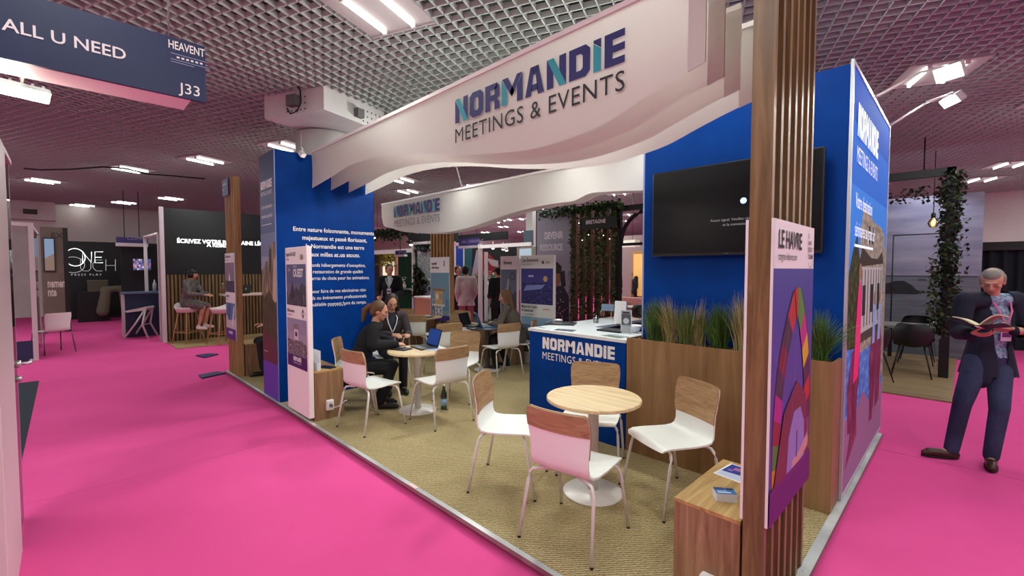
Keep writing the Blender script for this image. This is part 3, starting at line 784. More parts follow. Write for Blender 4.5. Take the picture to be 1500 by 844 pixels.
text('Caen Événements', 0.085, (0.03, 0, 1.82), X, Z, INK, t, bold=0.015, sx=0.66); text('caen-evenements.com', 0.04, (0.03, 0, 1.765), X, Z, GREYINK, t, sx=0.8); text('CAEN', .04, (.6, 0, 1.79), X, Z, INK, t, bold=.02)
text('Maison des Congrès', 0.07, (0.03, 0, 1.0), X, Z, INK, t, bold=0.015, sx=0.66); text('de Caen-la-mer', 0.07, (0.03, 0, .93), X, Z, INK, t, bold=0.015, sx=0.66); text('congres-normandie.com', 0.035, (0.03, 0, .875), X, Z, GREYINK, t, sx=0.9)
pr = Print((0, 0, 0), X, Z, 0.002); pr.line([(.54, .98), (.62, 1.0), (.7, .98)], .012, '#c04a3c'); pr.build('emblem', t)

t = thing('standing_sign', 'narrow white standing sign with dark cathedral photo beside the man in the cap', 'sign', (-5.63, 4.0, 0), 0)
m = MB(); m.bbox((0, 0, 0), (0.45, 0.05, 1.93), plain('#e6cfd2', .5), 0.004); m.build('panel', t)
pr = Print((0, 0, 0), X, Z, 0.0006)
pr.rect(.015, .6, .435, 1.68, '#585e74'); pr.poly([(.02, .6), (.435, .6), (.435, 1.3), (.3, 1.2), (.25, 1.4), (.2, 1.42), (.18, 1.2), (.1, 1.0)], '#34323c'); pr.poly([(.05, .6), (.2, 1.5), (.24, 1.5), (.2, .9)], '#a08c90'); pr.disc(.33, 1.55, .07, '#2c2c34'); pr.disc(.33, 1.55, .05, '#5a5c6c')
pr.build('print', t); text('Rouvray', 0.09, (0.10, 0, 1.78), X, Z, INK, t, bold=0.02, sx=0.7)

# ================================================================ benches beside the pillars
def bench(label, x0, x1, y0, y1, h):
    t = thing('bench_box', label, 'bench', (x0, y0, 0))
    m = MB(); m.box((0, 0, 0), (x1 - x0, y1 - y0, h - 0.018), OAK); m.build('carcass', t)
    m = MB(); m.box((-0.002, -0.002, h - 0.018), (x1 - x0 + 0.002, y1 - y0, h), OAK_BT); m.build('top', t)
    return t
OAK_BT = wood('oak_bench_top', '#93703f', '#b6925c', '#cfae78', 'y')
OAK_RED = OAK
b1 = bench('oak box bench with leaflets on top, against the foreground pillar', -0.425, -0.105, 0.335, 1.0, 0.50)
b2 = bench('oak box bench behind the white OUEST sign beside the blue text wall', -5.05, -4.42, 0.045, 0.37, 0.55)
b3 = bench('oak box bench behind the slatted pillar left of the blue text wall', -7.86, -7.37, 0.115, 0.42, 0.50)
def socket(name, label, loc, rz, plug=True):
    t = thing(name, label, 'socket', loc, rz)      # local: stands off the +x side
    m = MB(); m.bbox((0, -0.04, -0.055), (0.045, 0.04, 0.055), plain('#f2efec', 0.4), 0.006); m.build('housing', t)
    m = MB(); m.tube([(0.045, 0, 0.012), (0.052, 0, 0.012)], 0.021, plain('#d8d4d0', .4), 16); m.build('outlet', t)
    if plug:
        m = MB(); m.tube([(0.05, 0, 0.0), (0.075, 0, 0.0), (0.09, 0.0, -0.01)], [0.02, 0.018, 0.008], plain('#5a5a5e', .5), 12); m.build('plug', t)
        m = MB(); m.tube([(0.085, 0, -0.005), (0.10, 0.03, -0.02), (0.09, 0.09, -0.01), (0.06, 0.16, 0.02), (0.02, 0.2, 0.01), (-0.02, 0.21, -0.06), (-.03, .21, -.12)], 0.005, WHITE, 6); m.build('cable', t)
    return t
socket('wall_socket', 'white power socket with plug on the side of the oak bench by the sign', (-4.42, 0.20, 0.16), 0)
socket('wall_socket', 'white power socket at the foot of the foreground oak bench', (-0.235, 0.335, 0.13), -PI / 2, False)

# leaflets on the near bench
t = thing('leaflet_stack', 'small stack of blue cards on the foreground oak bench', 'leaflets', (-0.235, 0.50, 0.50), 0.62)
m = MB()
for k in range(7): m.box((-0.05 + 0.001 * (k % 3), -0.035, k * 0.006), (0.05 + 0.001 * (k % 2), 0.035, k * 0.006 + 0.005), plain('#d8d6da', 0.5))
m.build('cards', t)
pr = Print((-0.05, -0.035, 0.042), X, Yv, 0.0005); pr.rect(0, 0, .1, .07, '#3f6ca4'); pr.rect(0, .04, .05, .07, '#26406e'); pr.rect(.01, .012, .075, .022, '#cfe0f0'); pr.rect(.01, .03, .06, .036, '#a8c4e0'); pr.rect(.06, .045, .095, .065, '#16203c'); pr.build('print', t)
t = thing('brochure', 'flat brochure with a blue night photo at the back of the foreground bench', 'brochure', (-0.23, 0.84, 0.5), -0.12)
m = MB(); m.box((-0.15, -0.105, 0), (0.11, 0.105, 0.004), PAPER); m.build('sheet', t)
pr = Print((-0.15, -0.105, 0.004), X, Yv, 0.0005); pr.rect(.012, .012, .25, .2, '#c6cfe6'); pr.poly([(.012, .07), (.15, .09), (.25, .1), (.25, .2), (.012, .2)], '#2e3a8c'); pr.rect(.05, .13, .09, .17, '#b070a8'); pr.rect(.13, .14, .17, .18, '#d88ab0'); pr.rect(.03, .10, .06, .125, '#8a70c0'); pr.build('print', t)

# things on the bench behind the white sign
t = thing('phone', 'black phone lying on the oak bench beside the white sign', 'phone', (-4.56, 0.24, 0.55), 0.4)
m = MB(); m.bbox((-0.10, -0.045, 0), (0.10, 0.045, 0.012), BLACK, 0.004); m.build('body', t)
m = MB(); m.box((-0.09, -0.038, 0.0122), (0.09, 0.038, 0.0128), plain('#1a1c22', 0.15)); m.build('screen', t)
t = thing('leaflet_holder', 'small clear leaflet holder behind the white OUEST sign', 'leaflet holder', (-4.62, 0.12, 0.55), 0)
m = MB(); m.box((-0.10, 0, 0), (0.16, 0.012, 0.22), plain('#dfe6ea', .2)); m.build('back', t); m = MB(); m.box((-0.1, -0.03, 0), (0.16, 0, 0.09), plain('#cfd8de', .2)); m.build('pocket', t)

# ================================================================ hanging white fabric waves
def interp(pts, x):
    if x <= pts[0][0]: return pts[0][1]
    for i in range(len(pts) - 1):
        a, b = pts[i], pts[i + 1]
        if x <= b[0]:
            t = (x - a[0]) / (b[0] - a[0])
            pm1 = pts[max(i - 1, 0)]; pp = pts[min(i + 2, len(pts) - 1)]
            m0 = (b[1] - pm1[1]) / max(b[0] - pm1[0], 1e-6) * (b[0] - a[0]); m1 = (pp[1] - a[1]) / max(pp[0] - a[0], 1e-6) * (b[0] - a[0])
            return (2 * t ** 3 - 3 * t * t + 1) * a[1] + (t ** 3 - 2 * t * t + t) * m0 + (-2 * t ** 3 + 3 * t * t) * b[1] + (t ** 3 - t * t) * m1
    return pts[-1][1]
def zc(px0, py0, s, pts, Y):
    out = []
    for a, b in pts:
        p = ony(px0 + a / s, py0 + b / s, Y); out.append((p.x, p.z))
    return sorted(out)
wave = zc(440, 0, 2.2059, [(40, 608), (100, 572), (150, 540), (200, 520), (260, 505), (330, 497), (400, 496), (500, 500), (600, 497), (700, 490), (800, 470), (900, 435), (1000, 390), (1100, 325), (1200, 262), (1312, 197)], 0.45)
wave[0] = (-5.45, wave[0][1])
XR = -0.355
BAN_TOP = 3.19
def banner(label, x0, x1, y, ztop, wv, group=None, hem=True, sag=0.0):
    t = thing('wave_banner', label, 'banner', (0, y, 0), 0, group)
    n = 90; rows = 12
    vs = []; fs = []
    for i in range(n + 1):
        x = x0 + (x1 - x0) * i / n; zb = interp(wv, x)
        for j in range(rows + 1):
            k = j / rows
            z = ztop + (zb - ztop) * k
            dy = 0.010 * math.sin(x * 2.1 + 1.0) * math.sin(k * PI) + sag * math.sin(PI * k)
            if x < x0 + 0.9: dy += 0.004 * math.sin((x - x0) * 55) * (1 - (x - x0) / 0.9)
            vs.append((x, dy, z))
    for i in range(n):
        for j in range(rows):
            a = i * (rows + 1) + j; fs.append((a, a + 1, a + rows + 2, a + rows + 1))
    m = MB(); m.add(vs, fs, FAB, True); m.build('cloth', t)
    if hem:
        zb0, zb1 = interp(wv, x1 - 0.085), interp(wv, x1)
        m = MB()
        m.add([(x1 - 0.085, -0.006, zb0 - .004), (x1 + .004, -0.006, zb1 - .004), (x1 + .004, -0.006, ztop), (x1 - 0.085, -0.006, ztop), (x1 - 0.085, 0.008, zb0), (x1 + .004, 0.008, zb1), (x1 + .004, 0.008, ztop), (x1 - 0.085, 0.008, ztop)], [(0, 1, 2, 3), (7, 6, 5, 4), (1, 5, 6, 2), (0, 3, 7, 4)], FAB2)
        m.build('hem', t)
    m = MB(); m.box((x0, -0.012, ztop - 0.004), (x1, 0.012, ztop + 0.028), WHITE_METAL); m.build('top_rail', t)
    return t
labs = ['large white wave banner with the NORMANDIE name, frontmost of the layers', 'white wave banner layer directly behind the lettered front banner', 'white wave banner layer third from the front', 'white wave banner layer rearmost of the front four, nearest the television']
for k in range(4):
    y = 0.45 + 0.247 * k
    t = banner(labs[k], -5.445, XR, y, BAN_TOP, wave)
    if k == 0:
        a = ony(668, 182, 0.45 - .012); b = ony(918, 92, 0.45); c = ony(668, 145, .45); d_ = ony(918, 47, 0.45)
        def wp(p): return p
        p0 = Vector((a.x, -0.016, 0)); width = b.x - a.x
        zb = (a.z + b.z) / 2; zt = (c.z + d_.z) / 2; hgt = zt - zb; zslope = (b.z - a.z) / width
        print('brand', a, b, c, d_)
        brand(Vector((a.x, -0.016, zb - zslope * width / 2)), Vector((1, 0, zslope)), Z, width, hgt, NAVY, TEAL, t, 'MEETINGS & EVENTS', INK, 0.004, subsize=0.60, subgap=0.22)
wave2 = zc(540, 280, 4.22, [(80, 125), (90, 195), (130, 225), (200, 248), (280, 258), (370, 262), (450, 258), (540, 245), (640, 220), (740, 185), (860, 145), (980, 110), (1100, 85), (1200, 70), (1266, 62)], 2.75) + zc(740, 240, 3.246, [(400, 142), (500, 132), (600, 128), (655, 127)], 2.75)
wave2 = sorted(wave2)
xl2 = ony(559, 300, 2.75).x
wave2 = [p for p in wave2 if p[0] > xl2 + 0.02]
wave2 = [(xl2, ony(561, 318, 2.75).z), (xl2 + 0.06, ony(563, 330, 2.75).z)] + [p for p in wave2 if p[0] > xl2 + 0.1] + [(-1.585, wave2[-1][1])]
zt2 = ony(760, 260, 2.75).z
for k, lab in enumerate(['long white wave banner with small NORMANDIE name across the back of the stand', 'white wave banner layer just behind the long banner at the back']):
    t = banner(lab, xl2 + (0.0 if k == 0 else 0.12), -1.585, 2.75 + 0.22 * k, zt2, wave2, None, False)
    if k == 0:
        a = ony(578, 319, 2.74); b = ony(645, 313, 2.74); c = ony(577, 307, 2.74)
        brand(Vector((a.x, -0.02, a.z)), X, Z, b.x - a.x, (c.z - a.z) * 1.35, NAVY, TEAL, t, 'MEETINGS & EVENTS', GREYINK, 0.004, subsize=0.6, subgap=0.25)

p = ony(336, 263, -.01)
t = thing('flag_sign', 'small purple sign at the top of the slatted pillar by the aisle', 'sign', (-7.93, -0.02, 2.86)); m = MB(); m.box((0, 0, 0), (.34, .016, .26), plain('#3b3a80', .5)); m.build('panel', t); text('NORMANDIE', .05, (.03, 0, .16), X, Z, LETTER_W, t, sx=.8); text('K34', .05, (.03, 0, .08), X, Z, LETTER_W, t)
# ================================================================ planter with grasses
t = thing('planter', 'long oak planter box under the television', 'planter', (-1.585, 1.79, 0))
OAKP = wood('oak_planter', '#785a3a', '#8f6e49', '#a17f59', 'z', 0.45, 0.42)
L_, D_, H1 = 1.585, 0.245, 1.05
m = MB(); m.box((0, 0, 0), (L_ - 0.012, 0.018, H1), OAKP); m.build('front_panel', t)
m = MB(); m.box((L_ - 0.018, 0.018, 0), (L_, D_, H1), OAKP); m.box((L_ - 0.012, 0, 0), (L_, 0.018, H1), OAKP); m.build('end_panel', t)
m = MB(); m.box((0, 0.018, 0), (0.018, D_, H1), OAKP); m.build('end_panel', t)
soil = noisy('bark_soil', [(0.3, '#1c120c'), (0.6, '#3c2718'), (0.8, '#5c3d26')], (1, 1, 1), 30, 5, 0.9)
m = MB(); m.box((0.018, 0.018, H1 - 0.10), (L_ - 0.018, D_, H1 - 0.03), soil); m.build('soil', t)
barkm = [plain('#4a2d1c', .85), plain('#6a4529', .85), plain('#2e1c12', .85), plain('#8a5e3c', .85)]
m = MB(); rnd = random.Random(3)
for k in range(420):
    x = rnd.uniform(0.03, L_ - 0.03); y = rnd.uniform(0.03, D_ - 0.02)
    R = Euler((rnd.uniform(-.6, .6), rnd.uniform(-.6, .6), rnd.uniform(0, 6.3))).to_matrix()
    m.obox((x, y, H1 - 0.03 + rnd.uniform(0, .022)), (rnd.uniform(.025, .05), rnd.uniform(.01, .022), .008), R, rnd.choice(barkm))
o = m.build('bark_chips', t); o['kind'] = 'stuff'
gm1 = [plain('#43641f', .6), plain('#54792e', .6), plain('#2f4a16', .6), plain('#70904a', .6)]
gm2 = [plain('#a4935e', .7), plain('#bcaa74', .7), plain('#857748', .7), plain('#6f7a3c', .7)]
def tuft(label, x, y, h, spread, n, mats, seed, lean=(0, 0), droop=0.22):
    rr = random.Random(seed); m = MB()
    for k in range(n):
        a = rr.uniform(0, 2 * PI); s = abs(rr.gauss(0, 0.8)) * spread; hh = h * 1.38 * rr.uniform(0.55, 1.05)
        bx, by = rr.gauss(0, .022), rr.gauss(0, .014)
        pts = []
        for q in range(5):
            f = q / 4
            pts.append(Vector((bx + math.cos(a) * s * f ** 1.5 + lean[0] * f * f, min(by + math.sin(a) * s * 0.5 * f ** 1.5, 0.105), hh * (f - droop * f ** 3 * min(1.0, s / max(spread, .01))))))
        ww = 0.0021; d = Vector((-math.sin(a + .8), math.cos(a + .8), 0)); vs = []
        for q, p in enumerate(pts):
            w = ww * (1 - (q / 4) ** 2 * 0.85); vs += [p - d * w, p + d * w]
        m.add(vs, [(2 * q, 2 * q + 1, 2 * q + 3, 2 * q + 2) for q in range(4)], rr.choice(mats))
    o = m.build('grass_tuft', None, (x, y, H1 - 0.03)); tag(o, label, 'grass', 'ornamental grasses in the planter'); o['kind'] = 'thing'
    return o
def gx(px, py): return ony(px, py, 1.90).x
tuft('green grass tuft at the left end of the planter by the counter', gx(958, 500), 1.91, 0.30, 0.17, 700, gm1, 1)
tuft('dry straw-coloured grass tuft right of the leftmost green tuft', gx(981, 500), 1.90, 0.31, 0.13, 260, gm2, 2, (-0.05, 0))
tuft('olive grass tuft in the middle of the planter between two dry tufts', gx(1003, 503), 1.91, 0.27, 0.17, 560, gm1[:2] + gm2[2:], 3)
tuft('thin dry upright grass tuft left of the dense dark green tuft', gx(1022, 505), 1.90, 0.31, 0.05, 160, gm2, 4, (0.03, 0))
tuft('dense dark green grass tuft under the television', gx(1052, 508), 1.91, 0.29, 0.20, 800, gm1[:3], 5)
tuft('tall dry grass tuft just left of the foreground pillar', gx(1087, 512), 1.90, 0.36, 0.12, 260, gm2, 6, (-0.03, 0))
tuft('green grass tuft at the right end of the planter beside the foreground pillar', gx(1200, 520), 1.91, 0.28, 0.20, 620, gm1, 7)

# ================================================================ blue welcome counter (L-shaped)
t = thing('welcome_counter', 'blue L-shaped counter with white top and NORMANDIE lettering', 'counter', (-2.81, 1.79, 0))
m = MB(); m.box((0.0, 0, 0), (1.215, 0.03, 1.0), BLUE); m.build('front_panel', t)
m = MB(); m.box((0, 0.03, 0), (0.03, 1.75, 1.0), BLUE); m.build('side_panel', t)
m = MB(); m.box((0.40, 0.55, 0), (0.43, 1.75, 1.0), CHAR); m.box((0.43, 0.55, 0), (1.2, 0.58, 1.0), CHAR); m.build('inner_panel', t)
ctop = plain('#eceff0', 0.22)
m = MB(); m.prism([(-0.012, -0.012), (1.222, -0.012), (1.222, 0.58), (0.46, 0.58), (0.46, 1.78), (-0.012, 1.78)], (0, 0, 1.0), X, Yv, 0.03, ctop); m.build('top', t)
m = MB(); m.box((0.335, -0.001, 0.0), (0.338, 0.0, 1.0), plain('#0a2f70', .5)); m.build('panel_joint', t)
brand(Vector((0.195, 0, 0.825)), X, Z, 0.905, 0.125, LETTER_W, LETTER_W, t, 'MEETINGS & EVENTS', LETTER_W, 0.003, subsize=0.62, subgap=0.28)
CT = 1.03
def on_top(px, py, z=CT): p = onz(px, py, z); return (p.x, p.y, z)
def flat(name, label, cat, loc, rz, w, d, col, th=0.003, prt=None):
    t = thing(name, label, cat, loc, rz); m = MB(); m.box((-w / 2, -d / 2, 0), (w / 2, d / 2, th), plain(col, .45)); m.build('sheet', t)
    if prt:
        p = Print((-w / 2, -d / 2, th), X, Yv, 0.0004)
        for (a, b, c, d2, cc) in prt: p.rect(a * w, b * d, c * w, d2 * d, cc)
        p.build('print', t)
    return t
t = thing('tablet', 'black tablet lying at the left corner of the white counter top', 'tablet', on_top(822, 475), 0.5)
m = MB(); m.bbox((-0.17, -0.12, 0), (0.17, 0.12, 0.018), plain('#2a2c30', .4), .005); m.build('body', t); m = MB(); m.box((-.15, -.1, .0182), (.15, .1, .0188), plain('#3a3e46', .2)); m.build('screen', t)
t = thing('computer_mouse', 'white mouse-shaped object on top of the dark tablet on the counter', 'mouse', on_top(818, 471, CT + .02), 0.4)
m = MB(); m.ico((0, 0, 0.014), (.055, .032, .018), WHITE, 2); m.build('shell', t)
flat('leaflet', 'dark leaflet near the front edge of the counter, left of the lettering', 'leaflet', on_top(828, 484), 0.2, .21, .10, '#4c5058', .006)
flat('leaflet', 'white leaflet at the far left corner of the counter top', 'leaflet', on_top(795, 480), -.1, .16, .10, '#c8ccd0', .004, [(.1, .1, .9, .5, '#7b8890')])
flat('leaflet', 'landscape photo leaflet at the front right of the counter top', 'leaflet', on_top(901, 493), -.2, .22, .15, '#9aa39a', .005, [(.05, .05, .95, .6, '#5c6a58'), (.05, .6, .95, .95, '#93a2ae')])
def cup(label, loc, r0, r1, h, mat_, name='cup'):
    t = thing(name, label, 'cup', loc); m = MB(); m.lathe([(r0, 0), (r1, h), (r1 - .003, h), (r0 - .003, .006), (0, .006)], mat_, 20); m.build('bowl', t); return t
tumbler = glass('tumbler', '#f2f6f6', 0.22)
cup('clear plastic tumbler in the middle of the counter top', on_top(873, 473), .03, .038, .09, tumbler, 'tumbler')
cup('clear plastic tumbler nearest the dark gap of the counter', on_top(881, 462), .03, .038, .09, tumbler, 'tumbler')
cup('wide white bowl on the counter beside the leaflet display', on_top(928, 487), .05, .085, .075, WHITE, 'bowl')
t = thing('leaflet_display', 'upright acrylic display with a town photo leaflet on the counter', 'display', on_top(917, 489), 0.25)
m = MB(); m.box((-.055, 0, 0), (.055, .006, .24), plain('#dfe3e4', .2)); m.box((-.055, -.05, 0), (.055, .03, .005), plain('#dfe3e4', .2)); m.build('stand', t)
pr = Print((-.055, 0, 0), X, Z, .0006); pr.rect(.006, .008, .104, .234, '#8a9096'); pr.rect(.006, .09, .104, .2, '#4c5258'); pr.disc(.055, .13, .03, '#b8bcc0'); pr.rect(.02, .205, .09, .222, '#22262c'); pr.rect(.006, .008, .104, .08, '#a4a8ac'); pr.build('print', t)
t = thing('menu_stand', 'tall white card stand at the back of the counter', 'card stand', on_top(909, 474), 0.1)
m = MB(); m.prism([(-.03, 0), (.03, 0), (.004, .30), (-.004, .30)], (0.07, 0, 0), Yv, Z, -0.0001, WHITE)
m = MB(); m.prism([(-.035, 0), (.035, 0), (.02, .27), (0.0, .27)], (-.075, 0, 0), Yv, Z, 0.15, WHITE); m.build('card', t)
t = thing('tablet_stand', 'small wooden easel holding a tablet at the back of the counter', 'tablet stand', on_top(890, 463), 0.5)
wdp = plain('#c8a878', .5); m = MB()
for sx in (-.05, .05): m.tube([(sx, -.07, 0), (sx, .05, .14)], .007, wdp); m.tube([(sx, .09, 0), (sx, 0, .12)], .007, wdp); m.tube([(sx, -.09, .04), (sx, .03, .02)], .007, wdp)
m.tube([(-.05, .03, .10), (.05, .03, .10)], .006, wdp); m.build('easel', t)
m = MB(); m.obox((0.0, -.01, .12), (.17, .008, .12), Euler((-.75, 0, 0)).to_matrix(), plain('#9fb6cc', .15)); m.build('tablet', t)
t = thing('laptop', 'dark laptop in the gap behind the counter', 'laptop', (-2.0, 2.22, 1.03), 0.0)
m = MB(); m.bbox((-.15, -.1, 0), (.15, .1, .018), CHAR, .004); m.build('keyboard_base', t)

# ================================================================ round tables
def table(label, x, y, col=OAK_TOP, pole=WHITE_METAL, base=WHITE_METAL, r=0.35):
    t = thing('round_table', label, 'table', (x, y, 0), 0, 'round bistro tables')
    m = MB(); m.lathe([(0, .702), (r - .006, .702), (r, .706), (r, .722), (r - .004, .727), (0, .728)], col, 56, smooth=False); m.build('tabletop', t)
    m = MB(); m.lathe([(.04, .015), (.04, .69), (.10, .695), (.10, .702)], pole, 24); m.build('pole', t)
    m = MB(); m.lathe([(.222, 0), (.225, .006), (.215, .014), (.06, .022), (.042, .03)], base, 48); m.build('base', t)
    return t
table('round oak-topped table in the foreground ringed by four chairs', -1.335, 0.91)
table('round table with laptop and papers, used by the two women in dark jackets', -3.97, 1.08)
table('small round table deep in the stand with a dark folder on it', -7.10, 3.28)
table('round table with dark top where the woman in the grey blazer works', -5.02, 3.12, plain('#3c3a40', .4), plain('#6e6a6c', .35, .6))

# ================================================================ chairs
def chair_meshes():
    prof = [(0.235, .432), (0.225, .450), (0.18, .459), (.08, .456), (-.02, .450), (-.11, .448), (-.165, .456), (-.197, .48), (-.213, .52), (-.222, .58), (-.230, .65), (-.240, .72), (-.252, .79), (-.262, .835), (-.265, .848)]
    hw = [.20, .218, .228, .230, .228, .222, .214, .206, .200, .200, .206, .213, .215, .205, .185]
    U = 12
    def surf(i, u, off=0.0):
        y, z = prof[i]; a = prof[max(i - 1, 0)]; b = prof[min(i + 1, len(prof) - 1)]
        ty, tz = b[0] - a[0], b[1] - a[1]; L = math.hypot(ty, tz); ny, nz = tz / L, -ty / L     # points to the sitter's side
        if i == 0 or nz < 0 and i < 5: pass
        c = u * u
        back = min(max((i - 6) / 4, 0), 1)
        x = u * hw[i]
        y2 = y + c * 0.030 * back; z2 = z + c * 0.010 * (1 - back)
        return Vector((x, y2 + ny * off * -1, z2 + nz * off * -1))
    def sheet(i0, i1, o0, o1, mtl, umax=1.0):
        m = MB(); n = i1 - i0 + 1
        A = [[surf(i, umax * (2 * k / U - 1), o0) for k in range(U + 1)] for i in range(i0, i1 + 1)]
        B = [[surf(i, umax * (2 * k / U - 1), o1) for k in range(U + 1)] for i in range(i0, i1 + 1)]
        W = U + 1; vs = [p for r in A for p in r] + [p for r in B for p in r]; o = n * W; fs = []
        for i in range(n - 1):
            for k in range(U):
                fs.append((i * W + k, i * W + k + 1, (i + 1) * W + k + 1, (i + 1) * W + k)); fs.append((o + i * W + k, o + (i + 1) * W + k, o + (i + 1) * W + k + 1, o + i * W + k + 1))
        m.add(vs, fs, mtl, True); ed = []
        for i in range(n - 1):
            ed.append((i * W, (i + 1) * W, o + (i + 1) * W, o + i * W)); ed.append((i * W + U, o + i * W + U, o + (i + 1) * W + U, (i + 1) * W + U))
        for k in range(U):
            ed.append((k, o + k, o + k + 1, k + 1)); e = (n - 1) * W; ed.append((e + k, e + k + 1, o + e + k + 1, o + e + k))
        m.add(vs, ed, mtl, False)
        return m
    shell = sheet(0, 13, -0.006, 0.006, WHITE_SHELL).mesh('chair_shell')
    front = sheet(9, 14, -0.0125, -0.0035, VENEER, 1.01); back = sheet(11, 14, 0.0035, 0.0095, VENEER, 1.01)
    front.add(back.v, back.f, VENEER, True)
    ven = front.mesh('chair_veneer')
    legs = []; caps = []
    for sx in (-1, 1):
        for sy in (-1, 1):
            p = [(sx * .10, sy * .13, .434), (sx * .17, sy * .155, .432), (sx * .205, sy * .17, .424), (sx * .221, sy * .18, .40), (sx * .228, sy * .19, .36), (sx * .252, sy * .255, .012)]
            m = MB(); m.tube(p, .0105, WHITE_METAL, 10); legs.append(m.mesh('chair_leg'))
            m = MB(); m.lathe([(.011, 0), (.011, .014)], BLACK, 10, (sx * .2525, sy * .256, 0)); caps.append(m.mesh('foot_cap'))
    return shell, ven, legs, caps
CH = chair_meshes()
def chair(label, x, y, head, caps=True, group='white shell chairs with veneered backs'):
    t = thing('shell_chair', label, 'chair', (x, y, 0), math.radians(head - 90), group)
    s = link('seat_shell', CH[0], t); link('backrest_veneer', CH[1], t)
    for l, c in zip(CH[2], CH[3]):
        k = link('leg', l, t)
        if caps: link('foot_cap', c, k)
    return t
chair('foreground chair with its back to the camera, nearest the aisle', -1.11, 0.39, 98)
chair('chair on the left side of the foreground round table', -1.90, 0.58, 31)
chair('chair between the foreground round table and the blue counter', -1.60, 1.27, -62)
chair('chair on the right of the foreground table, in front of the planter', -0.875, 1.24, -116)
chair('empty chair with its back to the aisle, beside the woman with the ponytail', -3.87, 0.43, 97)
chair('chair on the right side of the laptop table, turned away from the camera', -3.48, 1.07, 178)
chair('chair facing the camera behind the laptop table, right of its open laptop', -4.05, 1.76, -62)
chair('chair with its back turned, seen just above the open laptop screen', -6.67, 2.84, 130, False)
chair('chair turned to the left, right of the two women\'s laptop table', -5.24, 2.40, 165, False)
chair('chair facing the camera, just left of the black laptop', -6.08, 3.29, -60, False)
chair('chair facing the camera beside the small far table, left of the cabin poster', -7.62, 3.05, -50, False)
chair('chair at the foot of the far slatted pillar near the man in pink', -6.55, 3.62, -80, False)
chair('empty chair in front of the woman in the grey blazer', -4.57, 3.02, 172, False)
chair('chair that the woman in the grey blazer sits on', -4.64, 3.54, 212, False)
chair('chair that the woman with the ponytail sits on', -4.60, 0.62, 54, False)
chair('chair that the dark-haired woman with the lanyard sits on', -5.22, 1.42, -20, False)

# ================================================================ laptops and papers on the tables
def laptop(label, x, y, rz, col, z=0.728, ang=1.85, scr=None, screen_w=.31, d=.215):
    t = thing('laptop', label, 'laptop', (x, y, z), rz)      # local: the user sits on the -y side
    cm = plain(col, .4)
    m = MB(); m.bbox((-screen_w / 2, -d / 2, 0), (screen_w / 2, d / 2, .017), cm, .004); b = m.build('keyboard_base', t)
    m = MB()
    for r in range(5):
        for c in range(13): m.box((-screen_w / 2 + .02 + c * .021, -.01 + r * .02, .0171), (-screen_w / 2 + .037 + c * .021, .006 + r * .02, .0185), BLACK)
    m.box((-.05, -.095, .0171), (.05, -.03, .0175), plain('#303238', .3)); m.build('keys', b)
    R = Euler((ang - PI / 2 - 0.0, 0, 0)).to_matrix(); hinge = Vector((0, d / 2, .014))
    lid = MB(); lid.obox(hinge + R @ Vector((0, .004, d / 2)), (screen_w, .008, d), Euler((-(ang - PI / 2), 0, 0)).to_matrix(), cm)
    # lid leans back from the user
    lid = MB(); Rl = Euler((-(ang - PI / 2), 0, 0)).to_matrix(); lid.obox(hinge + Rl @ Vector((0, 0.004, d / 2)), (screen_w, .008, d), Rl, cm); lo = lid.build('lid', t)
    s = MB(); s.obox(hinge + Rl @ Vector((0, -.0008, d / 2 + .004)), (screen_w - .02, .001, d - .026), Rl, scr or plain('#10141c', .2)); s.build('screen', lo)
    lg = MB(); lg.obox(hinge + Rl @ Vector((0, .0085, d / 2)), (.03, .001, .03), Rl, plain('#c8ccd0', .3)); lg.build('lid_mark', lo)
    return t
laptop('open black laptop with lit blue screen on the two women\'s table', -4.02, 1.20, math.radians(-8), '#15161a', scr=plain('#2f4f9c', .3, emit='#2a4a96', es=.25))
t = thing('notebook', 'closed dark notebook with phone beside the lit laptop', 'notebook', (-4.12, 0.95, .728), .3)
m = MB(); m.bbox((-.11, -.08, 0), (.11, .08, .014), plain('#1c1d22', .5), .004); m.build('cover', t); m = MB(); m.box((-.05, -.03, .0142), (.03, .04, .022), plain('#33363e', .3)); m.build('phone', t)
flat('paper', 'blue and white leaflets spread at the right of the laptop table', 'leaflet', (-3.83, 1.24, .728), .5, .26, .18, '#dfe4ee', .006, [(.05, .1, .6, .9, '#8fa6d4'), (.65, .2, .95, .8, '#c8d2e6')])
flat('paper', 'second white sheet at the back edge of the laptop table', 'leaflet', (-3.95, 1.33, .728), -.3, .2, .14, '#eceef2', .004)
t = thing('water_bottle', 'green glass water bottle standing on the floor by the laptop table base', 'bottle', (-3.78, 1.32, 0))
m = MB(); gb = glass('green_glass', '#3f9a5c', .15); m.lathe([(.0, .002), (.036, .004), (.038, .02), (.038, .16), (.03, .2), (.015, .24), (.014, .285)], gb, 20); m.build('glass_body', t)
m = MB(); m.lathe([(.0388, .05), (.0388, .13)], plain('#8fb4d8', .5), 20); m.build('paper_label', t); m = MB(); m.lathe([(.016, .278), (.016, .30), (0, .30)], plain('#d8d8d8', .4), 14); m.build('cap', t)
laptop('blue-lidded laptop in front of the woman in the grey blazer', -5.0, 3.12, math.radians(150), '#1a5a86', ang=1.95, screen_w=.35, d=.24)
laptop('black laptop back to back with the blue-lidded laptop', -5.24, 2.98, math.radians(110), '#0c0d10', ang=1.9)
flat('paper', 'white papers on the grey-blazer woman\'s table', 'papers', (-4.83, 3.33, .728), .2, .24, .18, '#e4e2e6', .006)
flat('folder', 'dark folder lying on the small far table', 'folder', (-6.98, 3.2, .728), .3, .26, .2, '#2c3448', .02)
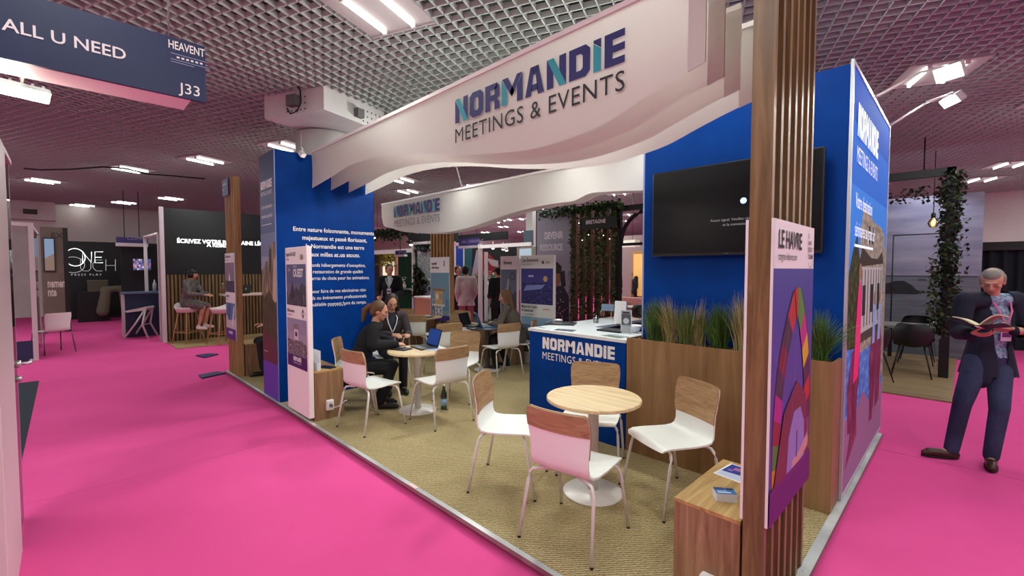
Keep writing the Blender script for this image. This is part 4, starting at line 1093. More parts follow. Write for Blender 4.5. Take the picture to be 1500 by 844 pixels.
t = thing('plastic_bottle', 'small clear bottle on the small far table', 'bottle', (-7.0, 3.42, .728)); m = MB(); m.lathe([(0, 0), (.03, 0), (.03, .12), (.012, .16), (.012, .19)], tumbler, 14); m.build('body', t); m = MB(); m.lathe([(.013, .185), (.013, .205), (0, .205)], plain('#c83a6a', .5), 12); m.build('cap', t)

bench('low oak box along the back edge behind the chairs', -6.95, -5.75, 3.70, 3.94, .62)
bench('low oak box behind the table of the woman in the grey blazer', -5.55, -4.95, 3.72, 3.94, .62)
bench('low oak box along the left edge of the stand behind the lanyard woman', -7.92, -7.62, 1.75, 3.88, .62)
# ================================================================ people
def capsule(bm, a, b, ra, rb, seg=14):
    a = Vector(a); b = Vector(b); d = b - a; L = d.length
    if L < 1e-6: L = 1e-6; d = Vector((0, 0, 1))
    q = d.to_track_quat('Z', 'Y').to_matrix(); rings = []
    for k in range(5): t = -PI / 2 + k * PI / 8; rings.append((ra * math.cos(t), ra * math.sin(t)))
    rings[0] = (0, -ra)
    for k in range(5): t = k * PI / 8; rings.append((rb * math.cos(t), L + rb * math.sin(t)))
    rings[-1] = (0, L + rb)
    vs = []
    for r, z in rings:
        if r == 0: vs.append([bm.verts.new(a + q @ Vector((0, 0, z)))])
        else: vs.append([bm.verts.new(a + q @ Vector((r * math.cos(2 * PI * i / seg), r * math.sin(2 * PI * i / seg), z))) for i in range(seg)])
    for A, B in zip(vs[:-1], vs[1:]):
        for i in range(seg):
            j = (i + 1) % seg
            if len(A) == 1: bm.faces.new((A[0], B[j], B[i]))
            elif len(B) == 1: bm.faces.new((A[i], A[j], B[0]))
            else: bm.faces.new((A[i], A[j], B[j], B[i]))
def ellip(bm, c, r, R=None):
    M = Matrix.Translation(Vector(c)) @ ((R.to_4x4()) if R is not None else Matrix.Identity(4)) @ Matrix.Diagonal((r[0], r[1], r[2], 1))
    bmesh.ops.create_icosphere(bm, subdivisions=3, radius=1.0, matrix=M)
def blob(name, prims, mtl, parent, voxel=0.008, smooth=5, cut=None):
    bm = bmesh.new()
    for p in prims:
        if p[0] == 'c': capsule(bm, *p[1:])
        else: ellip(bm, *p[1:])
    me = bpy.data.meshes.new('blob'); bm.to_mesh(me); bm.free()
    o = bpy.data.objects.new('blob', me); COL.objects.link(o)
    r = o.modifiers.new('r', 'REMESH'); r.mode = 'VOXEL'; r.voxel_size = voxel
    if smooth: s = o.modifiers.new('s', 'SMOOTH'); s.factor = 0.5; s.iterations = smooth
    dg = bpy.context.evaluated_depsgraph_get()
    out = bpy.data.meshes.new_from_object(o.evaluated_get(dg))
    bpy.data.objects.remove(o); bpy.data.meshes.remove(me)
    if cut:
        bm = bmesh.new(); bm.from_mesh(out)
        bmesh.ops.delete(bm, geom=[f for f in bm.faces if cut(f.calc_center_median())], context='FACES')
        bm.to_mesh(out); bm.free()
    out.materials.clear(); out.materials.append(mtl)
    out.polygons.foreach_set('use_smooth', [True] * len(out.polygons)); out.update()
    return link(name, out, parent)
def hand_prims(w, d, t, n, curl=(0.35, 0.45, 0.35), k=1.0, spread=1.0, thumb=None):
    # w wrist, d towards the fingers, t towards the thumb, n the way the palm faces
    w = Vector(w); d = Vector(d).normalized(); t = (Vector(t) - d * Vector(t).dot(d)).normalized(); n = (Vector(n) - d * Vector(n).dot(d) - t * Vector(n).dot(t)).normalized()
    pr = []; L = [.070, .078, .073, .058]
    for i, o in enumerate((.030, .010, -.010, -.028)):
        kn = w + d * (.092 - abs(i - 1) * .004) * k + t * o * k
        pr.append(('c', w + d * .012 + t * o * .6 * k, kn, .015 * k, .0115 * k))
        p = kn; ang = 0; dd = d
        for s in range(3):
            ang += curl[s]; dd = (d * math.cos(ang) + n * math.sin(ang) + t * (o * 2.2 * spread if s == 0 else o)).normalized()
            l = L[i] * (.46, .30, .24)[s] * k; q = p + dd * l
            pr.append(('c', p, q, (.0098, .0088, .0078)[s] * k, (.0088, .0078, .0066)[s] * k)); p = q
    b = w + d * .022 * k + t * .024 * k
    td = Vector(thumb).normalized() if thumb else (d * .62 + t * .72 + n * .28).normalized()
    q = b + td * .042 * k; pr.append(('c', w + d * .015 + t * .012 * k, b, .015 * k, .0145 * k)); pr.append(('c', b, q, .0135 * k, .0105 * k))
    td2 = (td + d * .45 + n * .1).normalized(); q2 = q + td2 * .030 * k; pr.append(('c', q, q2, .0105 * k, .0085 * k)); pr.append(('c', q2, q2 + td2 * .018 * k, .0088 * k, .007 * k))
    return pr
SKIN = noisy('skin', [(0.3, '#b98168'), (0.7, '#cf9a80')], (1, 1, 1), 9, 4, 0.5)
SKIN2 = noisy('skin_tan', [(0.3, '#bd8a70'), (0.7, '#d3a084')], (1, 1, 1), 9, 4, 0.5)
def stand(sway=0.0):
    return dict(P=(0, 0, .97), N=(0, -.01, 1.47), H=(0, .03, 1.625), shR=(.175, -.015, 1.43), shL=(-.175, -.015, 1.43), elR=(.22, -.03, 1.14), elL=(-.22, -.03, 1.14), wrR=(.22, .06, .90), wrL=(-.22, .06, .90),
                hipR=(.09, 0, .94), hipL=(-.09, 0, .94), knR=(.10, .02, .50), knL=(-.10, .02, .50), anR=(.10, -.02, .085), anL=(-.10, -.02, .085), toeR=(.12, .14, .03), toeL=(-.12, .14, .03))
def sit(seat=0.46, lean=0.08):
    z = seat + .10
    return dict(P=(0, 0, z), N=(0, lean, z + .50), H=(0, lean + .05, z + .655), shR=(.17, lean - .01, z + .46), shL=(-.17, lean - .01, z + .46), elR=(.22, lean + .1, z + .20), elL=(-.22, lean + .1, z + .20), wrR=(.14, lean + .33, z + .23), wrL=(-.14, lean + .33, z + .23),
                hipR=(.09, .02, z - .02), hipL=(-.09, .02, z - .02), knR=(.10, .43, z - .03), knL=(-.10, .43, z - .03), anR=(.10, .40, .085), anL=(-.10, .40, .085), toeR=(.11, .56, .03), toeL=(-.11, .56, .03))
def figure(label, loc, rz, J, look=(0, 0, 0), top='#17171c', legs='#1a1b22', shoes='#15151a', shirt=None, hair=None, hairstyle='short', skin=None, hands=None, vox=0.0085, scale=1.0, vneck=None, skirt=False, lanyard=None, bare_arm=False, topm=None, sole=None, tie_open=0.1, hands_vox=None, coat=0.0, badge=True, legm=None):
    t = thing('person', label, 'person', loc, rz); t.scale = (scale,) * 3
    skin = skin or SKIN
    J = {k: Vector(v) for k, v in J.items()}
    P, N, Hc = J['P'], J['N'], J['H']
    up = (N - P).normalized(); rt = (J['shR'] - J['shL']); rt = (rt - up * rt.dot(up)).normalized(); fw = up.cross(rt)
    RtM = Matrix((rt, fw, up)).transposed()
    hipr = (J['hipR'] - J['hipL']).normalized(); hf = Vector((0, 0, 1)).cross(hipr); RpM = Matrix((hipr, hf, hipr.cross(hf))).transposed()
    Ls = (N - P).length / .50
    at = lambda f, y=0.0: P + (N - P) * f + fw * y
    Rh = Euler((look[1], look[2], look[0]), 'ZXY').to_matrix() if False else (Matrix.Rotation(look[0], 3, 'Z') @ Matrix.Rotation(look[1], 3, 'X') @ Matrix.Rotation(look[2], 3, 'Y'))
    hp = lambda x, y, z: Hc + Rh @ Vector((x, y, z))
    def torso(e, low=0.0):
        tail = [('c', at(.25) + rt * q * .045, P - Vector((0, 0, low + .12)) + rt * q * .082 + fw * w, .085 + e, .104 + e) for q in (-1, 1) for w in (-.02, .02)] if low else []
        return tail + [('e', P, (.158 + e, .112 + e, .135 + e), RpM), ('e', at(.30), (.138 + e, .098 + e, .15 * Ls + e), RtM), ('e', at(.62), (.152 + e, .108 + e, .17 * Ls + e), RtM),
                ('c', J['shL'] * .9 + at(.9) * .1, J['shR'] * .9 + at(.9) * .1, .056 + e, .056 + e), ('c', at(.8), at(.98), .09 + e * .6, .058 + e * .3)]
    def arm(s, e, to=1.0):
        el, wr = J['el' + s], J['wr' + s]
        return [('c', J['sh' + s], el, .050 + e, .041 + e), ('c', el, el + (wr - el) * to, .041 + e, .030 - .004 * (1 - to) + e)]
    def leg(s, e, to=1.0):
        kn, an = J['kn' + s], J['an' + s]
        return [('c', J['hip' + s], kn, .083 + e, .056 + e), ('c', kn, kn + (an - kn) * to, .054 + e, .039 + e * 1.3)]
    # ---- body: one continuous skin
    pr = torso(0.0) + arm('R', 0) + arm('L', 0) + leg('R', -.004) + leg('L', -.004)
    for s in 'RL': pr += [('c', J['an' + s] + Vector((0, 0, -.02)), J['toe' + s] + Vector((0, 0, .005)), .032, .024)]
    pr += [('c', at(.97), hp(0, -.015, -.06), .054, .050)]
    pr += [('e', Hc + Rh @ Vector((0, -.008, .018)), (.073, .094, .095), Rh), ('e', hp(0, .018, -.045), (.057, .068, .068), Rh), ('e', hp(0, .055, -.088), (.028, .022, .02), Rh),
           ('c', hp(0, .088, .012), hp(0, .104, -.026), .008, .0125), ('c', hp(-.010, .094, -.028), hp(.010, .094, -.028), .009, .009), ('c', hp(-.03, .082, .022), hp(.03, .082, .022), .010, .010),
           ('c', hp(-.014, .083, -.058), hp(.014, .083, -.058), .0085, .0085), ('e', hp(.045, .06, -.018), (.02, .02, .02), Rh), ('e', hp(-.045, .06, -.018), (.02, .02, .02), Rh)]
    for sx in (-1, 1): pr += [('e', hp(sx * .074, -.008, -.008), (.010, .022, .032), Rh)]
    if hands:
        for s in hands: pr += s
    else:
        for s, sx in (('R', 1), ('L', -1)):
            d = (J['wr' + s] - J['el' + s]).normalized()
            if d.z < -.5: pr += hand_prims(J['wr' + s], d, (0, 1, 0), (-sx, 0, 0))
            else: pr += hand_prims(J['wr' + s], d, (-sx, 0, .3), (0, 0, -1))
    blob('body', pr, skin, t, hands_vox or vox, 4)
    # ---- face marks
    for sx in (-1, 1):
        m = MB()
        if look[1] > math.radians(-12): m.ico(hp(sx * .031, .0785, .0), (.0115, .008, .0065), plain('#cfc4bc', .4), 2, Rh); m.ico(hp(sx * .031, .0858, -.001), (.0055, .003, .0055), plain('#2a1d16', .25), 2, Rh)
        else: m.tube([hp(sx * .019, .086, -.004), hp(sx * .031, .0885, -.008), hp(sx * .044, .082, -.004)], .0028, plain('#2e211b', .6), 6)
        m.build('eye', t)
        m = MB(); m.tube([hp(sx * .016, .0915, .020), hp(sx * .032, .090, .026), hp(sx * .048, .079, .021)], .0035, plain(hair or '#3a2c22', .8), 6); m.build('eyebrow', t)
    m = MB(); m.tube([hp(-.022, .084, -.060), hp(-.008, .0925, -.056), hp(.008, .0925, -.056), hp(.022, .084, -.060)], .0042, plain('#9c5850', .5), 8); m.build('lips', t)
    # ---- clothes
    tm_ = topm or plain(top, .8); lm = legm or plain(legs, .8)
    if shirt: blob('shirt', torso(.008) + [('c', at(.9), at(1.0 if hairstyle in ('long', 'bob') else 1.03), .064, .060)], shirt if not isinstance(shirt, str) else plain(shirt, .7), t, vox, 4)
    if vneck is not None:
        def cut(c):
            l = RtM.transposed() @ (c - P); f = l.z / (.50 * Ls)
            return l.y > 0.02 and f > tie_open - .2 and abs(l.x) < vneck * min(1.0, .25 + .75 * max(0, (f - tie_open) / (1 - tie_open)))
    else: cut = None
    if coat:
        cut0 = cut; hem = P.z - coat - .10
        cut = (lambda c: c.z < hem and abs(c.x - P.x) < .3 and c.y < P.y + .16 or (cut0(c) if cut0 else False))
    e = .022
    ae = .026 if coat else .016
    tp = torso(e, coat) + (arm('R', ae, .55 if bare_arm else .96) + arm('L', ae, .55 if bare_arm else .96))
    if skirt:
        for s in 'RL': tp += [('c', J['hip' + s], J['hip' + s] + (J['kn' + s] - J['hip' + s]) * .9, .11, .085)]
    blob('dress' if skirt else 'jacket', tp, tm_, t, vox, 5, cut)
    if not skirt:
        blob('trousers', [('e', P + Vector((0, 0, -.02)), (.168, .122, .13), RpM)] + leg('R', .013, .99) + leg('L', .013, .99), lm, t, vox, 4)
    for s in 'RL':
        an, to = J['an' + s], J['toe' + s]; d = (to - an); d.z = 0; d.normalize(); base = Vector((an.x, an.y, max(0.0, min(to.z, an.z) - .03)))
        q = blob('shoe', [('c', an + Vector((0, 0, -.045)) - d * .02, to + Vector((0, 0, .012)), .043, .036), ('c', an + Vector((0, 0, -.052)) - d * .03, to + d * .035 + Vector((0, 0, .002)), .032, .026), ('c', an + Vector((0, 0, -.035)), an + Vector((0, 0, .0)), .041, .040)], plain(shoes, .4), t, .007, 4)
        if sole:
            m = MB(); pts = []
            for k in range(20):
                a = 2 * PI * k / 20; side = Vector((-d.y, d.x, 0)); c = (an + to) / 2; pts.append((c + d * math.cos(a) * .145 + side * math.sin(a) * .045))
            m.loft([[(p.x, p.y, base.z + .002) for p in pts], [(p.x, p.y, base.z + .018) for p in pts]], plain(sole, .6), True, True); m.build('sole', q)
    # ---- hair
    if hair:
        hm = noisy('hair_' + hair, [(0.3, hair), (0.8, hair)], (60, 60, 6), 3, 3, .5, .6)
        E = lambda x, y, z, a, b, c: ('e', hp(x, y, z), (a, b, c), Rh)
        C = lambda a, b, ra, rb: ('c', hp(*a), hp(*b), ra, rb)
        cap = [E(0, -.030, .032, .0885, .098, .098)]
        if hairstyle == 'short': hs = cap + [E(0, -.055, -.02, .082, .062, .075)]
        elif hairstyle == 'balding': hs = [E(0, -.034, .020, .0795, .083, .088), E(0, -.055, -.02, .072, .055, .065), E(.070, -.025, .012, .016, .045, .042), E(-.070, -.025, .012, .016, .045, .042), E(0, .01, .062, .06, .07, .052)]
        elif hairstyle == 'long': hs = cap + [E(0, -.05, -.03, .088, .062, .10)] + [C((sx * .074, .002, .03), (sx * .096, -.02, -.13), .020, .030) for sx in (-1, 1)] + [C((sx * .096, -.02, -.13), (sx * .112, .03, -.27), .034, .020) for sx in (-1, 1)] + [C((x, -.07, -.03), (x * 1.2, -.09, -.24), .05, .04) for x in (-.04, .04)]
        elif hairstyle == 'bob': hs = [E(0, -.02, .034, .086, .098, .093), E(0, -.035, -.03, .09, .078, .085), E(.068, .015, -.025, .024, .045, .07), E(-.068, .015, -.025, .024, .045, .07), C((-.05, .078, .05), (.05, .078, .05), .02, .02)]
        elif hairstyle == 'ponytail': hs = cap + [E(0, -.055, -.015, .084, .065, .078), E(0, -.125, .03, .034, .034, .034), C((0, -.14, .03), (0, -.175, -.04), .030, .040), C((0, -.175, -.04), (0, -.165, -.17), .040, .020)]
        elif hairstyle == 'cap':
            hs = [E(0, -.05, -.02, .072, .062, .06)]
            m = MB(); blob('cap', [E(0, -.012, .038, .084, .10, .082), E(0, .10, .038, .065, .06, .008)], plain('#101014', .7), t, .006, 3)
        blob('hair', hs, hm, t, .006, 3)
        if hairstyle == 'ponytail':
            m = MB(); m.ico(hp(0, -.118, .028), (.02, .016, .034), plain('#c8b0a0', .6), 2, Rh); m.build('hair_tie', t)
    if lanyard:
        m = MB()
        for sx in (-1, 1):
            pts = [at(1.0) + rt * sx * .055 + fw * .02, at(.93) + rt * sx * .07 + fw * .098, at(.80) + rt * sx * .055 + fw * .128, at(.62) + rt * sx * .02 + fw * .142, at(.54) + fw * .142]
            m.tube(pts, .008, plain(lanyard, .6), 6)
        m.build('lanyard', t)
        if badge:
            m = MB(); m.obox(at(.40) + fw * .142, (.085, .006, .11), RtM, plain('#dcd8e4', .5)); m.obox(at(.40) + fw * .146, (.07, .002, .04), RtM, plain('#7a4a8a', .5)); m.build('badge', t)
    return t, J
FLOORZ = -0.04
# ---- man with the open book, right
def local(t_loc, rz, w): return Matrix.Rotation(-rz, 3, 'Z') @ (Vector(w) - Vector(t_loc))
ml = Vector((0.66, 3.86, FLOORZ)); mr = math.radians(166)
Lm = lambda px, py, d: local(ml, mr, atd(px, py, d))
# depth along the camera axis of the man's root
dm = (ml - CAM).dot(FW)
J = stand()
J.update(P=Lm(1448, 521, dm + .02), N=Lm(1452, 437, dm + .0), H=Lm(1453.5, 412, dm - .09), shR=Lm(1413, 440, dm - .02), shL=Lm(1487, 439, dm - .04), elR=Lm(1405, 487, dm - .02), elL=Lm(1503, 487, dm - .06), wrR=Lm(1420, 489, dm - .26), wrL=Lm(1489, 484, dm - .27),
         hipR=Lm(1432, 527, dm + .02), hipL=Lm(1464, 527, dm - .0), knR=Lm(1410, 589, dm - .03), knL=Lm(1464, 600, dm - .14), anR=Lm(1394, 649, dm + .03), anL=Lm(1452, 663, dm - .12))
aR, aL = J['anR'], J['anL']; aR.z = .085; aL.z = .085
wd_ = lambda v: Matrix.Rotation(-mr, 3, 'Z') @ Vector(v)
J['toeR'] = aR + wd_((-.145, -.085, -.05)); J['toeL'] = aL + wd_((.0, -.16, -.05))
hR = hand_prims(J['wrR'], wd_((.75, -.28, .02)), wd_((-.1, -.9, .3)), (0, 0, 1), (.25, .45, .4), thumb=wd_((.45, -.55, .55)))
hL = hand_prims(J['wrL'], wd_((-.85, -.2, .0)), wd_((-.1, -.8, .5)), (0, 0, 1), (.25, .45, .4), thumb=wd_((-.7, -.2, .6)))
shirtm = noisy('check_shirt', [(0.4, '#5f7596'), (0.6, '#9fb0c6')], (14, 14, 14), 3, 2, .8)
JKT = noisy('navy_jacket', [(0.35, '#181b28'), (0.7, '#20243a')], (1, 1, 1), 5, 4, .85, .3, nrough=.6)
DENIM = noisy('denim', [(0.35, '#272f4a'), (0.7, '#3a4566')], (1, 1, 1), 5, 5, .85, .3)
figure('grey-haired man in navy jacket and jeans standing reading an open book', ml, mr, J, (math.radians(8), math.radians(-27), 0), topm=JKT, legm=DENIM, shoes='#43261a', shirt=shirtm, hair='#857c72', hairstyle='balding', skin=SKIN2, hands=[hR, hL], vox=.007, hands_vox=.0052, vneck=.095, tie_open=-.45, lanyard='#d8709e', sole='#1c120e', coat=.07)
# the book he holds
bk = atd(1437, 480, dm - .40)
t = thing('open_book', 'open book with cream pages and black cover in the hands of the man', 'book', bk, math.radians(-14)); t.rotation_euler.x = math.radians(-7)
pgm = plain('#e9dfb8', .7)
m = MB(); m.obox((-.079, 0, .022), (.158, .205, .006), Euler((math.radians(-4), math.radians(14), 0)).to_matrix(), BLACK); m.obox((.079, 0, .02), (.158, .205, .006), Euler((math.radians(-4), math.radians(-12), 0)).to_matrix(), BLACK); m.build('cover', t)
def pages(sx, lift, wd):
    m = MB(); n = 10; A = []; B = []
    for k in range(n + 1):
        f = k / n; x = sx * f * wd; z = .008 + lift * math.sin(f * PI * .62) + f * .022
        A.append((x, z)); B.append((x, z - .014 * (1 - f * .5)))
    for y0, y1 in ((-.098, .098),):
        vs = [(a, y0, z) for a, z in A] + [(a, y1, z) for a, z in A] + [(a, y0, z) for a, z in B] + [(a, y1, z) for a, z in B]; w = n + 1; fs = []
        for k in range(n):
            fs += [(k, k + 1, w + k + 1, w + k), (2 * w + k, 3 * w + k, 3 * w + k + 1, 2 * w + k + 1), (k, 2 * w + k, 2 * w + k + 1, k + 1), (w + k, w + k + 1, 3 * w + k + 1, 3 * w + k)]
        fs.append((n, 2 * w + n, 3 * w + n, w + n)); m.add(vs, fs, pgm)
    return m
pages(-1, .045, .152).build('pages', t); pages(1, .085, .135).build('pages', t)

# ---- seated woman with the ponytail
BLK = noisy('black_suit', [(0.35, '#0c0c10'), (0.7, '#16161b')], (1, 1, 1), 6, 4, .85, .3)
J = sit(.42, .24); J.update(wrR=(.10, .48, .78), wrL=(-.16, .40, .78), elR=(.24, .24, .80), elL=(-.25, .18, .82), anR=(.10, .30, .085), toeR=(.12, .46, .03), anL=(-.09, .26, .085), toeL=(-.08, .42, .03))
figure('seated woman in black suit with blonde ponytail, back to the blue text wall', (-4.58, 0.60, 0), math.radians(54 - 90), J, (math.radians(-6), math.radians(-16), 0), topm=BLK, legm=BLK, shoes='#111114', hair='#5e3f24', hairstyle='ponytail', coat=.12)
# ---- seated dark-haired woman with the lanyard
J = sit(.46, .10); J.update(wrR=(.05, .42, .80), wrL=(-.18, .36, .78), elR=(.24, .2, .80))
figure('seated woman with long dark hair and white lanyard looking down at the laptop', (-5.20, 1.42, 0), math.radians(-20 - 90), J, (math.radians(4), math.radians(-22), 0), top='#33262a', legs='#121216', shirt='#1c1c28', hair='#2c1c16', hairstyle='long', lanyard='#e4dde0', vneck=.07, tie_open=.35)
# ---- seated woman in the grey blazer
J = sit(.46, .20); J.update(wrR=(.14, .46, .78), wrL=(-.12, .42, .78), elR=(.24, .26, .80), anR=(.14, .25, .085), toeR=(.16, .40, .03), anL=(-.10, .38, .085), toeL=(-.12, .53, .03))
BLZ = noisy('grey_blazer', [(0.35, '#5c544c'), (0.7, '#746b60')], (30, 30, 30), 3, 3, .85)
figure('seated woman in grey blazer with light brown hair, working at a blue laptop', (-4.66, 3.52, 0), math.radians(212 - 90), J, (math.radians(6), math.radians(-14), 0), topm=BLZ, legs='#101014', shirt='#e6e2e2', shoes='#16161a', sole='#d8d4d4', hair='#6e4a2c', hairstyle='long', lanyard='#c84a4a', vneck=.075, tie_open=.3)
# ---- standing people behind the stand
def ground_at(px, d): p = CAM + FH * d + RT * ((px - 750) / FPX * d); return Vector((p.x, p.y, FLOORZ))
J = stand(); J.update(elR=(.25, -.02, 1.15), wrR=(.20, .24, 1.08), wrL=(-.10, .30, 1.05))
figure('standing man in dark suit with lanyard behind the dark-haired woman', ground_at(571, 10.2), math.radians(-128), J, (math.radians(20), math.radians(-8), 0), topm=BLK, legs='#121218', shirt='#c8ccd4', hair='#4a3a2e', hairstyle='short', lanyard='#d8d4dc', vneck=.05, tie_open=.45, scale=1.055, coat=.05)
J = stand(); J.update(wrR=(.16, .16, .92), wrL=(-.16, .14, .92))
figure('standing man in pale pink shirt and rose trousers seen from behind', ground_at(683, 11.0), math.radians(62), J, (math.radians(-30), 0, 0), top='#d9c8cb', legs='#b0626e', shoes='#cfc4c4', hair='#17110e', hairstyle='short', scale=1.04, coat=.06)
figure('dark-haired man mostly hidden behind the man in the pale pink shirt', ground_at(671, 12.2), math.radians(-100), stand(), (0, 0, 0), top='#1c1c24', legs='#16161c', hair='#15100e', hairstyle='short', scale=1.05)
J = stand(); J.update(wrR=(.10, .28, 1.06), wrL=(-.08, .28, 1.06))
figure('standing man in black jacket and dark cap facing the man in pink', ground_at(730, 10.6), math.radians(78), J, (math.radians(10), math.radians(-8), 0), top='#141419', legs='#131318', hair='#241a14', hairstyle='cap', scale=1.02, coat=.05)
# ---- person seated behind the blue text wall, mostly hidden
J = sit(.46, .02)
figure('seated person in dark trousers half hidden behind the slatted pillar by the aisle', (-7.30, 0.74, 0), math.radians(178), J, (0, math.radians(-10), 0), top='#3a2a24', legs='#15151c', shoes='#2c1c16', hair='#2c2018', hairstyle='short')
chair('chair behind the slatted pillar by the aisle, taken by a seated person', -7.30, 0.76, -92, False)
# ================================================================ surroundings
def rY(px0, py0, px1, py1, Y):
    a, b = ony(px0, py0, Y), ony(px1, py1, Y); c, d = ony(px0, py1, Y), ony(px1, py0, Y)
    return a.x, b.x, max((c.z + b.z) / 2, FLOORZ), (a.z + d.z) / 2
def slabY(name, label, cat, px0, py0, px1, py1, Y, mtl, th=0.05, floor=False, part='panel', group=None):
    x0, x1, z0, z1 = rY(px0, py0, px1, py1, Y)
    if floor: z0 = FLOORZ
    t = thing(name, label, cat, (x0, Y, z0), 0, group); m = MB(); m.box((0, 0, 0), (x1 - x0, th, z1 - z0), mtl); m.build(part, t)
    return t, x1 - x0, z1 - z0
def posts(t, w, h, s, mtl, top=True):
    for nm, a, b in (('post', (0, -s, 0), (s, 0, h)), ('post', (w - s, -s, 0), (w, 0, h))):
        m = MB(); m.box(a, b, mtl); m.build(nm, t)
    if top: m = MB(); m.box((s, -s, h - s), (w - s, 0, h), mtl); m.build('top_rail', t)
def leaf_mesh(pts_fn, n, size, cols, seed):
    rr = random.Random(seed); m = MB(); mats = [plain(c, .6) for c in cols]
    for k in range(n):
        p = Vector(pts_fn(rr)); R = Euler((rr.uniform(-1.2, 1.2), rr.uniform(-1.2, 1.2), rr.uniform(0, 6.28))).to_matrix(); s = size * rr.uniform(.6, 1.25)
        q = [(-.5, 0, 0), (-.1, -.38, .06), (.5, 0, -.05), (-.1, .38, .06)]
        m.add([p + R @ Vector((a * s, b * s, c * s)) for a, b, c in q], [(0, 1, 2), (0, 2, 3)], rr.choice(mats))
    return m
IVY = ['#1d3413', '#2b4a1c', '#3c5f28', '#16260f', '#4f7034']
WFRAME = plain('#d9d2d2', .45)

# ---------------- hanging fascia sign with the stand number
XF = -2.3
tl_, tr_, br_, bl_ = onx(0, 0, XF), onx(300, 68, XF), onx(300, 150, XF), onx(0, 82, XF)
y1, zt, zb = tr_.y, tr_.z, br_.z
t = thing('fascia_sign', 'blue overhead sign reading ALL U NEED and J33 above the aisle on the left', 'sign', (XF, 0, 0))
m = MB(); m.box((-0.02, -3.4, zb), (0, y1, zt), noisy('fascia_blue', [(0.3, '#101c4a'), (0.7, '#162354')], (1, 1, 1), 3, 3, .4)); m.build('panel', t)
m = MB(); m.box((-0.26, -3.4, zb + .01), (-0.02, y1 - .06, zb + .09), plain('#e3dcda', .5)); m.build('beam', t)
g_ = lambda px, py: onx(px, py, XF)
a = g_(0, 40); b = g_(141, 75)
A = g_(2, 42.5)
text('ALL U NEED', 0.074, (0.0, A.y + .002, zb + (zt - zb) * .40), Yv, Z, LETTER_W, t, bold=.012, sx=1.0)
H1_ = g_(246, 70); H2_ = g_(298, 88)
text('HEAVENT', 0.058, (0, H1_.y, zb + (zt - zb) * .80), Yv, Z, LETTER_W, t, bold=.014, sx=(H2_.y - H1_.y) / .205 if False else .62)
pr = Print((0, H1_.y, 0), Yv, Z, .003)
for k, w in ((0.72, .17), (0.62, .17), (.58, .1)): pr.line([(.01, zb + (zt - zb) * k), (.01 + w, zb + (zt - zb) * k)], .003, plain('#9aa2d0', .5))
for k in range(6): pr.rect(.035 + k * .02, zb + (zt - zb) * .655, .047 + k * .02, zb + (zt - zb) * .685, LETTER_W)
pr.build('small_print', t)
text('J33', 0.074, (0, g_(263, 130).y, zb + (zt - zb) * .075), Yv, Z, LETTER_W, t, bold=.004)
for y in (-1.45, -3.0):
    m = MB(); m.tube([(-.1, y, zb + .09), (-.1, y, CEIL)], .004, plain('#8c8c90', .4, .6), 6); m.build('hanging_wire', t)
def floodlight(label, loc, aim, arm_from, size=(.30, .10, .20), watts=0, es=14, col='#fff3e0'):
    t = thing('floodlight', label, 'floodlight', loc)
    d = (Vector(aim) - Vector(loc)).normalized(); q = d.to_track_quat('-Y', 'Z').to_matrix()
    m = MB(); m.obox((0, 0, 0), size, q, plain('#d9d9d6', .5)); 
    for k in range(5): m.obox(q @ Vector((-size[0] * .4 + k * size[0] * .2, size[1] * .5 + .012, 0)), (.008, .03, size[2] * .9), q, plain('#b9b9b6', .5))
    m.build('housing', t)
    m = MB(); m.obox(q @ Vector((0, -size[1] / 2 - .003, 0)), (size[0] * .92, .006, size[2] * .9), q, plain('#ffffff', .3, emit=col, es=es)); m.build('lamp_glass', t)
    m = MB(); a = Vector(arm_from) - Vector(loc); m.tube([a, a * .45 + Vector((0, 0, .08)), Vector((0, 0, .12)) * .6, Vector((0, 0, 0))], .012, WHITE_METAL, 8); m.build('arm', t)
    if watts:
        ld = bpy.data.lights.new('flood_lamp', 'AREA'); ld.shape = 'RECTANGLE'; ld.size = size[0]; ld.size_y = size[2]; ld.energy = watts; ld.color = (.95, 1, .95); ld.spread = math.radians(178)
        lo = bpy.data.objects.new('flood_lamp', ld); COL.objects.link(lo); lo.parent = t; lo.location = d * (size[1] / 2 + .02); lo.rotation_euler = d.to_track_quat('-Z', 'Y').to_euler()
    return t
p = onx(33, 133, XF - .55)
floodlight('warm glowing floodlight under the ALL U NEED sign', p, p + Vector((1.2, .3, -1.2)), p + Vector((.30, -.15, .12)), (.20, .04, .065), 0, 16, '#ffdfa6')
wl = bpy.data.lights.new('sign_beam_fill', 'POINT'); wl.energy = 7; wl.shadow_soft_size = .1; wl.color = (1, .9, .74)  # unseen point added by the flood to brighten the sign beam's underside
wo = bpy.data.objects.new('sign_beam_fill', wl); COL.objects.link(wo); wo.location = p + Vector((.12, -.05, -.12))
p = ony(1391, 105, 4.35)
floodlight('larger upper floodlight on an arm above the lit mill photo', p, p + Vector((-.3, -.75, -.55)), Vector((0.03, 3.0, 3.13)), (.22, .06, .15), 7, 10, '#f6ffe8')
p = ony(1395, 146, 4.95)
floodlight('lower floodlight on an arm right of the lit mill photo', p, p + Vector((-.6, -.4, -.55)), Vector((0.03, 4.05, 3.13)), (.24, .06, .10), 5, 10, '#f6ffe8')
p = onx(443, 226, -5.36)
t = floodlight('small round spotlight bracket on the top of the blue text wall', p, p + Vector((.5, .2, -.6)), Vector((-5.45, p.y, 3.17)), (.06, .05, .06), 0, 0.5)

